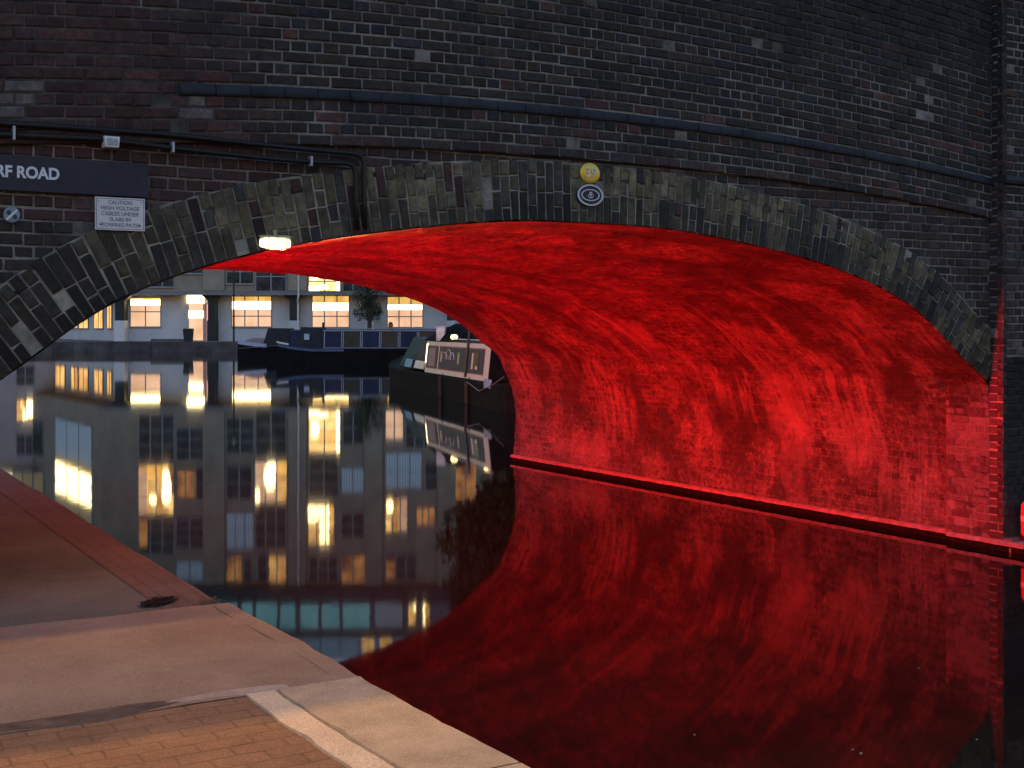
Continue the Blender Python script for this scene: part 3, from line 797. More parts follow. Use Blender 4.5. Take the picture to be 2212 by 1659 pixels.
# debris on the path
def leaf_clump(name, c, rad, n, m, label, cat, kind=None, up=0.02, size=0.03):
    mb = MB()
    for _ in range(n):
        a = random.uniform(0, 6.283); r_ = rad * math.sqrt(random.random())
        p = Vector((math.cos(a) * r_ * 1.6, math.sin(a) * r_, random.uniform(0.002, up)))
        d = random.uniform(0, 6.283); s_ = size * random.uniform(.6, 1.3)
        e1 = Vector((math.cos(d), math.sin(d), random.uniform(-.05, .12))) * s_; e2 = Vector((-math.sin(d), math.cos(d), random.uniform(-.05, .12))) * s_ * .5
        mb.quad(p - e1, p - e2, p + e1, p + e2)
    o = mb.build(name, m); o.location = c; o.rotation_euler = (0, 0, TH + R(35))
    return tag(o, label, cat, kind=kind)
def gpos(x_, y_, z_=ZQ):
    Y_ = F_PX * (H - z_) / (y_ - YH); return Vector(((x_ - CX) / F_PX * Y_, Y_, z_))
leaf_clump('leaf_litter', gpos(345, 1303) + Vector((0, 0, .012)), 0.075, 90, plain('rotten leaves', (0.011, 0.010, 0.012), .9, spec=.08), 'dark wet clump of dead leaves lying on the path under the arch mouth', 'leaves', up=.008)
leaf_clump('moss_tuft', gpos(452, 1303) + Vector((0, 0, .01)), 0.05, 50, plain('moss', (0.06, 0.075, 0.025), .9), 'small green moss tuft at the quay edge beside the path joint', 'moss', up=.02, size=.013)

# ------------------------------------------------------------------ far bank
YB = 102.0
mb = MB()
mb.box(-300, 300, YB, YB + 400, -2, 0.82)
tag(mb.build('far_bank', plain('bank paving', (0.10, 0.098, 0.09), 0.9, .3, .5)), kind='structure')
mb = MB()
for k in range(70):
    x0 = -95 + k * 1.6
    mb.box(x0, x0 + 1.58, YB - 0.12 + random.uniform(-.03, .03), YB - .01, -1, 0.80 + random.uniform(-.05, .05))
o = mb.build('far_quay_wall', plain('bank stone', (0.075, 0.072, 0.07), 0.9, .5, .8, .03)); tag(o, kind='structure')

# ------------------------------------------------------------------ the warehouse across the basin
YF = 106.0
bld = empty('warehouse_building', (X(218, YF), YF, 0.82), 0, 'tall brown brick canalside building with lit windows and a white ground floor', 'building')
BO = bld.location.copy()
def L(x_, y_, z_): return (x_ - BO.x, y_ - BO.y, z_ - BO.z)
M_TAN = plain('tan render', (0.275, 0.24, 0.19), 0.9, .18, .6, .01, bscale=6)
M_SLAB = plain('grey concrete band', (0.20, 0.21, 0.22), 0.85, .15, 1)
M_GWALL = plain('white rendered wall', (0.50, 0.53, 0.57), 0.85, .12, .6)
M_DARKCOL = plain('dark column', (0.03, 0.032, 0.036), 0.7)
M_FRAME = plain('grey window frame', (0.26, 0.29, 0.31), 0.5, .1)
M_GLASS = None
t = NT('dark glass'); oo = t.obj()
t.set(color=t.ramp(t.noise(oo, 0.9, 4, .7), [(0.4, (0.010, 0.018, 0.022)), (0.66, (0.05, 0.075, 0.09))]), rough=0.3, spec=0.2); M_GLASS = t.m
t = NT('blinds'); oo = t.obj()
wv = t.node('TexWave', {'Vector': oo, 'Scale': 1.4, 'Distortion': 0.3}).outputs['Fac']
t.set(color=t.ramp(wv, [(0.2, (0.20, 0.27, 0.34)), (0.8, (0.36, 0.46, 0.54))]), rough=0.5, emit=(.5, .75, 1.0), estr=.010); M_BLIND = t.m
t = NT('teal glass'); oo = t.obj()
t.set(color=t.ramp(t.noise(oo, .5, 3), [(0.35, (0.10, 0.27, 0.30)), (0.65, (0.30, 0.52, 0.52))]), rough=0.3, spec=0.2, emit=(.22, .62, .66), estr=.035); M_TEAL = t.m; M_TEAL.cycles.emission_sampling = 'NONE'; M_BLIND.cycles.emission_sampling = 'NONE'
E_W = 2.3
M_LIT = emissive('warm lit room', (1.0, 0.56, 0.17), 0.12, (0.42, 0.16, 0.03), 0.55)
M_LITB = emissive('bright lit room', (1.0, 0.64, 0.22), 0.17, (0.72, 0.34, 0.06), 0.7)
M_LITD = emissive('dim lit room', (0.62, 0.26, 0.07), 0.10, (0.10, 0.03, 0.01), 0.6)
M_LITP = emissive('pale lit room', (1.0, 0.60, 0.38), 0.085, (0.75, 0.42, 0.24), 0.5)
M_AMBER = emissive('amber lit blind', (1.0, 0.62, 0.17), 0.072, (0.75, 0.40, 0.09), 1.2)
M_STRIP = emissive('ceiling tube light', (1.0, 0.80, 0.36), 0.6)
M_GLOW = emissive('room lamp glow', (1.0, 0.74, 0.32), 0.5)
KIND = {'lit': M_LIT, 'bright': M_LITB, 'dim': M_LITD, 'pale': M_LITP, 'dark': M_GLASS, 'blind': M_BLIND, 'teal': M_TEAL, 'glow': M_GLOW}
def window(x0, x1, z0, z1, yf, kind, bars=(2, 2), parent=None, lit_part=None, strip=None, glow=None, label=None):
    """window in a wall facing -Y (local plane y = yf); x, z in the parent's local space"""
    fr = MB(); t_ = 0.07; d0, d1 = yf - 0.05, yf + 0.12
    fr.box(x0, x1, d0 - .08, d1, z0 - .12, z0)
    fr.box(x0, x1, d0, d1, z1 - t_, z1); fr.box(x0, x0 + t_, d0, d1, z0, z1 - t_); fr.box(x1 - t_, x1, d0, d1, z0, z1 - t_)
    for i in range(1, bars[0]):
        xb = x0 + (x1 - x0) * i / bars[0]; fr.box(xb - .05, xb + .05, d0 + .01, d1, z0, z1 - t_)
    for i in range(1, bars[1]):
        zb = z0 + (z1 - z0) * i / bars[1]; fr.box(x0 + t_, x1 - t_, d0 + .02, d1, zb - .045, zb + .045)
    f = fr.build('window', M_FRAME, parent)
    if label: f['label'] = label
    pn = MB(); yp = yf - 0.02
    if lit_part:
        a, b, c, d = lit_part
        pn.quad((x0 + .05, yp, z0), (x1 - .05, yp, z0), (x1 - .05, yp, z1 - .03), (x0 + .05, yp, z1 - .03), 0)
        o_ = pn.build('pane', M_GLASS, f)
        p2 = MB(); xa, xb = x0 + (x1 - x0) * a, x0 + (x1 - x0) * b; za, zb = z0 + (z1 - z0) * c, z0 + (z1 - z0) * d
        p2.quad((xa, yp - .004, za), (xb, yp - .004, za), (xb, yp - .004, zb), (xa, yp - .004, zb)); p2.build('lit_blind', KIND[kind], f)
    else:
        if strip:
            zm = z0 + (z1 - z0) * sum(strip) / 2
            pn.quad((x0 + .05, yp, z0), (x1 - .05, yp, z0), (x1 - .05, yp, zm), (x0 + .05, yp, zm), 0); pn.quad((x0 + .05, yp, zm), (x1 - .05, yp, zm), (x1 - .05, yp, z1 - .03), (x0 + .05, yp, z1 - .03), 1); pn.build('pane', [M_LITP, M_AMBER], f)
        elif kind in ('lit', 'bright'):
            mats = [M_LIT, M_LITB, M_LITP, M_LITD, M_GLOW]; wts = (5, 3, 1, 1.5, .8) if kind == 'lit' else (2, 5, 1, .5, 2.2)
            xs_ = [x0 + .05] + sorted(random.uniform(x0 + .2, x1 - .2) for _ in range(random.choice((2, 3, 3)))) + [x1 - .05]
            for xa, xb in zip(xs_, xs_[1:]):
                zs_ = [z0, z0 + (z1 - z0) * random.uniform(.1, .9), z1 - .03] if random.random() < .75 else [z0, z1 - .03]
                for za, zb in zip(zs_, zs_[1:]): pn.quad((xa, yp, za), (xb, yp, za), (xb, yp, zb), (xa, yp, zb), random.choices(range(5), wts)[0])
            pn.build('pane', mats, f)
        else:
            pn.quad((x0 + .05, yp, z0), (x1 - .05, yp, z0), (x1 - .05, yp, z1 - .03), (x0 + .05, yp, z1 - .03)); pn.build('pane', KIND[kind], f)
    for (fx, fz, rx, rz) in (glow or ()):
        s_ = MB(); cx_, cz_ = x0 + (x1 - x0) * fx, z0 + (z1 - z0) * fz
        n_ = 18; ids = []
        for yy in (yp - .035, yp - .012):
            ids.append([s_.vert((cx_ + rx * math.copysign(abs(math.cos(a_)) ** .55, math.cos(a_)) * (1 + .18 * math.sin(3 * a_ + fx * 9)), yy, cz_ + rz * math.copysign(abs(math.sin(a_)) ** .5, math.sin(a_)) * (1 + .12 * math.cos(2 * a_ + fz * 7)))) for a_ in [2 * math.pi * q / n_ for q in range(n_)]])
        s_.face(ids[0])
        for q in range(n_): s_.face((ids[0][q], ids[1][q], ids[1][(q + 1) % n_], ids[0][(q + 1) % n_]))
        s_.build('room_lamp', M_GLOW, f)
    if strip:
        s_ = MB(); za, zb = z0 + (z1 - z0) * strip[0], z0 + (z1 - z0) * strip[1]
        s_.box(x0 + .08, x1 - .08, yf - .06, yf - .025, za, zb); s_.build('tube_light', M_STRIP, f)
    return f
XR = X(1330, YF)
Z1 = 4.75               # underside of the first floor
ZEAVE = 20.6
def lx(p, Y=YF): return X(p, Y) - BO.x
def lz(z): return z - BO.z
# upper walls: front + the wing that turns back on the left
WA = Vector((X(109, 121) - BO.x, 121 - BO.y))      # a point on the wing's line
WD = WA.normalized(); WN = Vector((WD.y, -WD.x)) ; WN = WN if WN.y < 0 else -WN
WLEN = 30.0
mb = MB()
mb.quad((0, 0, lz(Z1)), (lx(1330), 0, lz(Z1)), (lx(1330), 0, lz(ZEAVE)), (0, 0, lz(ZEAVE)))
mb.quad((WD.x * WLEN, WD.y * WLEN, lz(Z1)), (0, 0, lz(Z1)), (0, 0, lz(ZEAVE)), (WD.x * WLEN, WD.y * WLEN, lz(ZEAVE)))
mb.quad((WD.x * WLEN, WD.y * WLEN, lz(Z1)), (lx(1330), 30, lz(Z1)), (lx(1330), 0, lz(Z1)), (0, 0, lz(Z1)))
mb.quad((0, 0, lz(ZEAVE)), (lx(1330), 0, lz(ZEAVE)), (lx(1330), 30, lz(ZEAVE)), (WD.x * WLEN, WD.y * WLEN, lz(ZEAVE)))
mb.quad((lx(1330), 0, lz(Z1)), (lx(1330), 30, lz(Z1)), (lx(1330), 30, lz(ZEAVE)), (lx(1330), 0, lz(ZEAVE)))
mb.build('wall', M_TAN, bld)
mb = MB()
mb.box(-0.1, lx(1330), -0.16, -.005, lz(Z1) - .02, lz(Z1) + 0.34)
mb.build('floor_band', M_SLAB, bld)
mb = MB()      # brick piers on the face
for a, b in ((440, 486), (624, 662), (788, 826), (946, 984)):
    mb.box(lx(a), lx(b), -0.22, -.006, lz(Z1) + .36, lz(ZEAVE) - .02)
mb.build('wall_pier', plain('tan pier', (0.295, 0.26, 0.205), 0.9, .2, .7), bld)
mb = MB(); mb.box(-.3, lx(1330), -0.45, 3, lz(19.95), lz(21.3)); mb.build('eaves', plain('dark eaves', (0.05, 0.055, 0.062), .8), bld)
# ground floor, set back
YG = 1.3
mb = MB()
mb.quad((lx(262), YG, -.05), (lx(1330), YG, -.05), (lx(1330), YG, lz(Z1)), (lx(262), YG, lz(Z1)))
gs = Vector((lx(252), YG)); mb.quad((gs.x + WD.x * WLEN, gs.y + WD.y * WLEN, -.05), (gs.x, gs.y, -.05), (gs.x, gs.y, lz(Z1)), (gs.x + WD.x * WLEN, gs.y + WD.y * WLEN, lz(Z1)))
mb.build('ground_floor_wall', M_GWALL, bld)
for a, b in ((246, 266), (447, 463), (624, 641), (790, 804), (965, 982)):
    mb = MB(); x0, x1 = lx(a), lx(b)
    mb.box(x0, x1, 0.3, YG - .01, 1.75, lz(Z1) - .5)
    mb.hexa([(x0, .3, lz(Z1) - .5), (x1, .3, lz(Z1) - .5), (x1, YG - .01, lz(Z1) - .5), (x0, YG - .01, lz(Z1) - .5),
             (x0 - .55, .3, lz(Z1) - .01), (x1 + .55, .3, lz(Z1) - .01), (x1 + .55, YG - .01, lz(Z1) - .01), (x0 - .55, YG - .01, lz(Z1) - .01)])
    c_ = mb.build('column', M_DARKCOL, bld)
    mb = MB(); mb.box(x0 - .05, x1 + .05, .2, YG - .012, -.05, 1.75); mb.build('plinth', M_WHITE if a == 246 else M_GWALL if a != 447 else M_DARKCOL, c_)
YGp = YF + YG
def dz(y_): return lz(Zd(y_, YGp))
def gx(p): return lx(p, YGp)
window(gx(281), gx(348), dz(705), dz(642), YG, 'pale', (2, 2), bld, strip=(.72, .93))
window(gx(500), gx(587), dz(705), dz(639), YG, 'pale', (3, 3), bld, strip=(.56, .82))
window(gx(674), gx(755), dz(706), dz(638), YG, 'pale', (3, 3), bld, strip=(.52, .76))
window(gx(836), gx(914), dz(706), dz(640), YG, 'pale', (3, 3), bld, strip=(.56, .72))
# entrance
mb = MB(); mb.box(gx(405), gx(443), YG - .10, YG + .05, dz(737), dz(632)); dr = mb.build('door', plain('pale door', (0.42, 0.40, 0.38), .6), bld)
mb = MB(); mb.quad((gx(409), YG - .104, dz(735)), (gx(439), YG - .104, dz(735)), (gx(439), YG - .104, dz(655)), (gx(409), YG - .104, dz(655))); mb.build('lit_glass', M_LITP, dr)
mb = MB(); mb.box(gx(405), gx(443), YG - .2, YG - .11, dz(655), dz(633)); mb.box(gx(409), gx(439), YG - .16, YG - .11, dz(687), dz(671)); mb.build('entrance_light', M_STRIP, dr)
mb = MB(); mb.box(gx(451), gx(461), YG - .7, YG - .6, dz(737), dz(658)); mb.build('glowing_strip', emissive('pink strip light', (1.0, 0.36, 0.22), .1), bld)
# wing windows (local frame along the wing)
wing = lambda s, off=0.0: (WD.x * s + WN.x * off, WD.y * s + WN.y * off)
def wing_window(s0, s1, z0, z1, kind, base=(0, 0), off=0.06, bars=3, parent=bld):
    f = MB(); 
    def P(s, o_, z_): return (base[0] + WD.x * s + WN.x * o_, base[1] + WD.y * s + WN.y * o_, z_)
    for sa, sb_, za, zb in [(s0, s1, z0 - .1, z0), (s0, s1, z1 - .08, z1)] + [(s0 + (s1 - s0) * i / bars - .04, s0 + (s1 - s0) * i / bars + .04, z0, z1 - .08) for i in range(bars + 1)]:
        f.hexa([P(sb_, off + .05, za), P(sa, off + .05, za), P(sa, .005, za), P(sb_, .005, za), P(sb_, off + .05, zb), P(sa, off + .05, zb), P(sa, .005, zb), P(sb_, .005, zb)])
    w_ = f.build('window', M_FRAME, parent)
    p = MB(); p.quad(P(s1, off, z0), P(s0, off, z0), P(s0, off, z1), P(s1, off, z1)); p.build('pane', KIND[kind], w_)
def wing_s(pxl, base=(0, 0)):      # where the sight line at pixel column pxl meets the wing
    rx = (pxl - CX) / F_PX; bx, by = base[0] + BO.x, base[1] + BO.y
    return (rx * by - bx) / (WD.x - rx * WD.y)
def wing_z(pxl, y_, base=(0, 0)):
    s_ = wing_s(pxl, base); return lz(Zr(y_, BO.y + base[1] + WD.y * s_))
for (a, b, ya, yb, kd) in ((200, 121, 913, 996, 'blind'), (200, 121, 1012, 1082, 'glow'), (200, 121, 1098, 1180, 'dark'), (95, 30, 905, 975, 'dark'), (95, 30, 1000, 1060, 'dark')):
    wing_window(wing_s(a), wing_s(b), wing_z((a + b) / 2, ya), wing_z((a + b) / 2, yb), kd)
for a, b in ((243, 233), (224, 205), (192, 172), (170, 155), (142, 121)):
    s0, s1 = wing_s(a, gs), wing_s(b, gs)
    wing_window(s0, s1, 1.1, 3.15, 'lit', gs, bars=2)
# front windows, floor by floor (positions read from the mirror image in the water)
def fw(xa, xb, ya, yb, kind, bars=(2, 3), lit=None, glow=None):
    window(lx(xa), lx(xb), lz(Zr(ya, YF)), lz(Zr(yb, YF)), -.02, kind, bars, bld, lit_part=lit, glow=glow)
fw(299, 377, 897, 995, 'dark', (3, 3)); fw(380, 440, 926, 995, 'dark'); fw(489, 549, 904, 980, 'dark'); fw(552, 619, 886, 984, 'dark', (2, 3))
fw(666, 736, 885, 978, 'bright', (2, 4), glow=((.2, .45, .35, .6), (.45, .12, .5, .2))); fw(740, 786, 886, 962, 'dark', (2, 2)); fw(832, 872, 888, 949, 'pale', (2, 2)); fw(876, 936, 888, 968, 'dark', (3, 3))
fw(298, 377, 1005, 1110, 'lit', (2, 3), glow=((.78, .45, .38, 1.35), (.42, .72, .3, .4))); fw(382, 440, 1012, 1080, 'dim', (3, 2), (0, .72, .1, .9)); fw(489, 545, 1008, 1078, 'dark', (2, 2), ); fw(550, 621, 998, 1086, 'bright', (3, 3), glow=((.48, .36, .5, 1.1),))
fw(668, 732, 990, 1074, 'dark', (2, 3)); fw(737, 787, 1012, 1066, 'blind', (2, 2)); fw(832, 912, 980, 1056, 'blind', (3, 2)); fw(918, 945, 1000, 1060, 'dark', (1, 2))
fw(299, 377, 1118, 1200, 'dim', (3, 3), (0, .25, .05, .75)); fw(380, 440, 1120, 1186, 'dark'); fw(489, 549, 1110, 1187, 'blind', (3, 2)); fw(552, 619, 1096, 1187, 'dark', (3, 3))
fw(665, 723, 1092, 1176, 'lit', (3, 3), glow=((.2, .22, .48, .6),)); fw(737, 787, 1110, 1162, 'dark', (2, 2)); fw(832, 881, 1077, 1150, 'lit', (3, 2), glow=((.2, .25, .28, .5),)); fw(899, 940, 1098, 1134, 'dim', (3, 1))
fw(380, 440, 1215, 1255, 'blind', (2, 1)); fw(489, 545, 1205, 1256, 'dim', (3, 2), (0, .6, 0, 1)); fw(556, 619, 1199, 1258, 'lit', (3, 2), (.4, 1, 0, 1)); fw(668, 730, 1204, 1258, 'dark', (3, 2))
fw(737, 790, 1203, 1258, 'dim', (2, 2)); fw(832, 900, 1200, 1255, 'dim', (3, 2), (0, .3, .2, .9)); fw(960, 1030, 890, 970, 'dark', (3, 3)); fw(960, 1030, 1000, 1080, 'dim', (3, 3))
# white downpipe
mb = MB(); xd = lx(646); mb.tube([(xd, -.32, lz(Z1) - .2), (xd, -.32, lz(20.6))], .075, 10); mb.tube([(xd, -.32, lz(Z1) - .1), (xd - .14, .1, lz(Z1) - .5), (xd - .14, .22, lz(Z1) - .9), (xd - .14, .22, 0)], .07, 8)
mb.build('downpipe', plain('white pipe', (0.60, 0.64, 0.70), .4), bld)
# setback glazed storeys
YP = 3.0
def pz(y_): return lz(Zr(y_, YF + YP))
def ppx(p): return lx(p, YF + YP)
mb = MB(); mb.box(ppx(430), ppx(1300), YP, YP + 9, lz(21.2), pz(1372)); mb.build('penthouse_wall', M_SLAB, bld)
for a, b in ((450, 515), (522, 548), (552, 600), (604, 640), (648, 690), (694, 735), (739, 800)):
    window(ppx(a), ppx(b), pz(1304), pz(1358), YP - .03, 'teal', (1, 1), bld)
mb = MB(); mb.box(ppx(811), ppx(868), YP - .3, YP - .04, pz(1297), pz(1352)); mb.build('white_panel', M_WHITE, bld)
for a, b in ((880, 900), (912, 930)):
    window(ppx(a), ppx(b), pz(1304), pz(1350), YP - .03, 'lit', (1, 1), bld)
mb = MB(); mb.box(ppx(420), ppx(1310), YP - .5, YP + 9, pz(1372) + .01, pz(1378)); mb.build('roof', plain('roof edge', (.30, .32, .34), .7), bld)
# upper pavilion, turned
ra = Vector((ppx(600), YP + 1.0)); rdir = Vector((math.cos(R(38)), math.sin(R(38)))); rn = Vector((rdir.y, -rdir.x))
mb = MB()
def PV_(s, o_, z_): return (ra.x + rdir.x * s + rn.x * o_, ra.y + rdir.y * s + rn.y * o_, z_)
zt0, zt1 = pz(1379), pz(1460)
mb.hexa([PV_(0, 0, zt0), PV_(14, 0, zt0), PV_(14, -6, zt0), PV_(0, -6, zt0), PV_(0, 0, zt1), PV_(14, 0, zt1), PV_(14, -6, zt1), PV_(0, -6, zt1)])
mb.build('pavilion_wall', plain('pale blue panel', (0.42, 0.50, 0.58), .5, .2, .6), bld)
for i in range(7):
    fm = MB(); s0, s1 = .3 + i * 1.95, 1.95 + i * 1.95
    for sa, sb_, za, zb in ((s0, s1, zt0 + .15, zt0 + .32), (s0, s1, zt1 - .5, zt1 - .25), (s0, s0 + .16, zt0 + .32, zt1 - .5), (s1 - .16, s1, zt0 + .32, zt1 - .5)):
        fm.hexa([PV_(sa, .12, za), PV_(sb_, .12, za), PV_(sb_, .01, za), PV_(sa, .01, za), PV_(sa, .12, zb), PV_(sb_, .12, zb), PV_(sb_, .01, zb), PV_(sa, .01, zb)])
    f_ = fm.build('window', plain('white window frame', (0.6, 0.65, 0.7), .5), bld)
    p = MB(); p.quad(PV_(s0 + .1, .05, zt0 + .3), PV_(s1 - .1, .05, zt0 + .3), PV_(s1 - .1, .05, zt1 - .4), PV_(s0 + .1, .05, zt1 - .4)); p.build('pane', KIND['lit' if i in (4, 5) else 'blind'], f_)

# a paler building further left, seen only in the water
pb = empty('pale_building', (X(-20, 128), 128, .82), R(-8), 'pale building far left beyond the wing, mirrored at the quay', 'building')
mb = MB(); mb.box(-16, 7.0, 0, 12, 0, 11.5); mb.build('wall', plain('pinkish render', (0.36, 0.33, 0.34), .9, .12, .6), pb)
mb = MB(); mb.box(-16.4, 7.3, -.4, 12.4, 11.5, 12.1); mb.build('roof', M_SLAB, pb)
for i in range(5):
    for j in range(3):
        window(-14 + i * 4.2, -12 + i * 4.2, 1.2 + j * 3.5, 3.2 + j * 3.5, -.03, 'lit' if (i, j) in ((4, 1), (2, 0)) else 'dark', (2, 2), pb)

# ------------------------------------------------------------------ trees
def tree(name, base, trunk_pts, r0, blobs, n_leaf, leaf, m_leaf, label):
    root = empty(name, base, 0, label, 'tree')
    mb = MB(); mb.tube(trunk_pts, [r0 * (1 - .75 * k / (len(trunk_pts) - 1)) for k in range(len(trunk_pts))], 9)
    top = Vector(trunk_pts[-1]); mid = Vector(trunk_pts[len(trunk_pts) // 2])
    for (c_, r_) in blobs:
        c_ = Vector(c_); st = mid.lerp(top, random.random())
        mb.tube([st, st.lerp(c_, .5) + Vector((0, 0, .15 * r_)), c_], [r0 * .35, r0 * .2, r0 * .08], 6)
    mb.build('trunk', plain('bark', (0.05, 0.042, 0.033), .9, .4, 4, .02), root)
    mb = MB()
    tot = sum(b[1] ** 2 for b in blobs)
    for c_, r_ in blobs:
        c_ = Vector(c_)
        for _ in range(int(n_leaf * r_ ** 2 / tot)):
            d = Vector((random.gauss(0, 1), random.gauss(0, 1), random.gauss(0, 1))).normalized() * r_ * random.uniform(.25, 1.05) ** .6
            d.z *= 1.1
            p = c_ + d
            if noise.noise(p * (1.6 / max(r_, .5))) < -0.12: continue
            e1 = Vector((random.gauss(0, 1), random.gauss(0, 1), random.gauss(0, 1) - .6)).normalized() * leaf * random.uniform(.6, 1.3)
            e2 = e1.cross(Vector((random.gauss(0, 1), random.gauss(0, 1), random.gauss(0, 1)))).normalized() * leaf * .42
            mb.quad(p - e1, p - e2, p + e1, p + e2)
    mb.build('crown', m_leaf, root)
    return root
M_LEAF = plain('dark green leaves', (0.028, 0.042, 0.014), .7, .5, 1.2, 0)
M_LEAF2 = plain('grey green leaves', (0.045, 0.062, 0.035), .7, .4, 2.0, 0)
blobs = [((random.uniform(-5.2, 1.0), random.uniform(-2, 2), random.uniform(4.6, 11.2)), random.uniform(1.0, 1.9)) for _ in range(26)]
blobs += [((random.uniform(-4.5, 1.5), random.uniform(-2, 2), random.uniform(3.4, 9)), random.uniform(1.2, 2.0)) for _ in range(14)]
blobs += [((-5.6 + random.uniform(-.5, .5), 0, 10.0), 1.1), ((-5.0, 0, 11.2), 1.0), ((-3.5, .5, 11.6), 1.4), ((-4.2, 0, 8.4), 1.1)]
tree('overhanging_tree', (3.2, 60, .6), [(0, 0, -.5), (-.2, 0, 2), (-.9, .1, 4.5), (-1.8, .2, 7.5), (-2.4, .2, 10)], .32, blobs, 46000, .21, M_LEAF, 'large dark green tree behind the moored boats, mirrored at the vault foot')
bl2 = [((random.uniform(-1.15, .8), random.uniform(-.5, .5), random.uniform(2.0, 6.2)), random.uniform(.3, .7)) for _ in range(30)] + [((-.9, 0, 2.4), .45), ((.7, 0, 2.6), .4)]
tree('slender_tree', (X(797, 103.6), 103.6, .8), [(0, 0, 0), (.05, 0, 1.5), (0, 0, 3), (-.1, 0, 4.6)],   .24, bl2, 3000, .12, M_LEAF2, 'slender green tree against the white ground floor of the warehouse')
mb = MB(); mb.box(3.0, 60, 24, YB, -1.5, .62); tag(mb.build('side_bank', plain('side bank earth', (0.06, 0.055, 0.045), .9)), kind='structure')

# ------------------------------------------------------------------ furniture on the far bank
fb = empty('lamp_post', (X(505, 103.2), 103.2, .8), 0, 'thin dark post standing on the far bank in front of the lit window', 'post')
mb = MB(); mb.tube([(0, 0, 0), (0, 0, 6.4)], [.085, .06], 8); mb.build('pole', M_DARKCOL, fb)
mb = MB(); mb.lathe([(.02, 6.35), (.14, 6.45), (.16, 6.75), (.05, 6.9)], 0, 0, 12); mb.build('lantern', M_FRAME, fb)
bn = empty('litter_bin', (X(407, 102.6), 102.6, .82), 0, 'dark square bin on the far bank left of the lit entrance', 'bin')
mb = MB(); mb.hexa([(-.30, -.3, 0), (.30, -.3, 0), (.30, .3, 0), (-.30, .3, 0), (-.36, -.36, .95), (.36, -.36, .95), (.36, .36, .95), (-.36, .36, .95)]); mb.build('body', plain('bin navy', (0.018, 0.024, 0.034), .5), bn)
mb = MB(); mb.hexa([(-.38, -.38, .95), (.38, -.38, .95), (.38, .38, .95), (-.38, .38, .95), (-.34, -.2, 1.08), (.34, -.2, 1.08), (.34, .34, 1.1), (-.34, .34, 1.1)]); mb.build('lid', M_BLACK, bn)
mb = MB(); mb.box(X(326, 102.5), X(398, 102.5), 102.4, 102.75, .82, 1.05)
tag(mb.build('low_wall', plain('low wall stone', (0.12, 0.115, 0.105), .9, .3, 2)), 'low stone wall along the far bank left of the bin', 'wall')

# ------------------------------------------------------------------ narrowboats
def hull_mesh(Lh, W, g0, gb, taper=2.6, stern=0.8, n=28):
    """hull from x = 0 (stern) to x = Lh (bow); gunwale g0 amidships rising to gb at the bow"""
    mb = MB(); rows = []
    for k in range(n + 1):
        x_ = Lh * k / n
        f = max(0, (x_ - (Lh - taper)) / taper); s_ = max(0, (stern - x_) / stern)
        w_ = W / 2 * (1 - f ** 2.1) * math.sqrt(max(0.0, 1 - .55 * s_ ** 2)); w_ = max(w_, .03)
        g_ = g0 + (gb - g0) * f ** 1.5 + .12 * s_
        wb = w_ * (1 - .25 * f)
        rows.append([mb.vert(p) for p in ((x_, -w_ + .06, g_ - .04), (x_, -w_, g_), (x_, -w_ - .012, g_ - .06), (x_, -w_, g_ * .55), (x_, -wb, -.35),
                                          (x_, wb, -.35), (x_, w_, g_ * .55), (x_, w_ + .012, g_ - .06), (x_, w_, g_), (x_, w_ - .06, g_ - .04))])
    for a, b in zip(rows, rows[1:]):
        for j in range(9): mb.face((a[j], b[j], b[j + 1], a[j + 1]))
        mb.face((a[9], b[9], b[0], a[0]))
    mb.face(rows[0]); mb.face(rows[-1][::-1])
    return mb
def cabin_box(x0, x1, W, z0, z1, inset=.12, tum=.10, camber=.06):
    mb = MB(); h0 = W / 2 - inset; h1 = h0 - tum
    pts = [(-h0, z0), (-h1, z1), (-h1 * .5, z1 + camber * .8), (0, z1 + camber), (h1 * .5, z1 + camber * .8), (h1, z1), (h0, z0)]
    a = [mb.vert((x0, p[0], p[1])) for p in pts]; b = [mb.vert((x1, p[0], p[1])) for p in pts]
    for k in range(len(pts) - 1): mb.face((a[k], a[k + 1], b[k + 1], b[k]))
    mb.face(a[::-1]); mb.face(b)
    return mb
def side_rect(mb, x0, x1, z0, z1, W, zc0, zc1, inset=.12, tum=.10, off=.006, side=-1, th=.012):
    def yy(z_): return side * (W / 2 - inset - tum * (z_ - zc0) / (zc1 - zc0) + off)
    q = [(x0, yy(z0), z0), (x1, yy(z0), z0), (x1, yy(z1), z1), (x0, yy(z1), z1)]
    t_ = [(p[0], p[1] + side * th, p[2]) for p in q]
    mb.hexa([q[0], q[1], t_[1], t_[0], q[3], q[2], t_[2], t_[3]])
M_NAVY = plain('navy paint', (0.016, 0.025, 0.066), .55, .25, 2, .002, spec=.15)
M_HULL = plain('black hull', (0.007, 0.007, 0.009), .7, .4, 2, .004, spec=.08)
M_BLUEG = plain('blue gunwale', (0.05, 0.09, 0.20), .4, .2, 2)
M_CREAM = plain('cream paint', (0.68, 0.60, 0.48), .4, .08, 3)
M_CANVAS = plain('dark canvas', (0.022, 0.024, 0.032), .85, .3, 3, .02)
M_BWIN = plain('boat glass', (0.014, 0.020, 0.024), .3, .4, 2, 0, spec=.2)

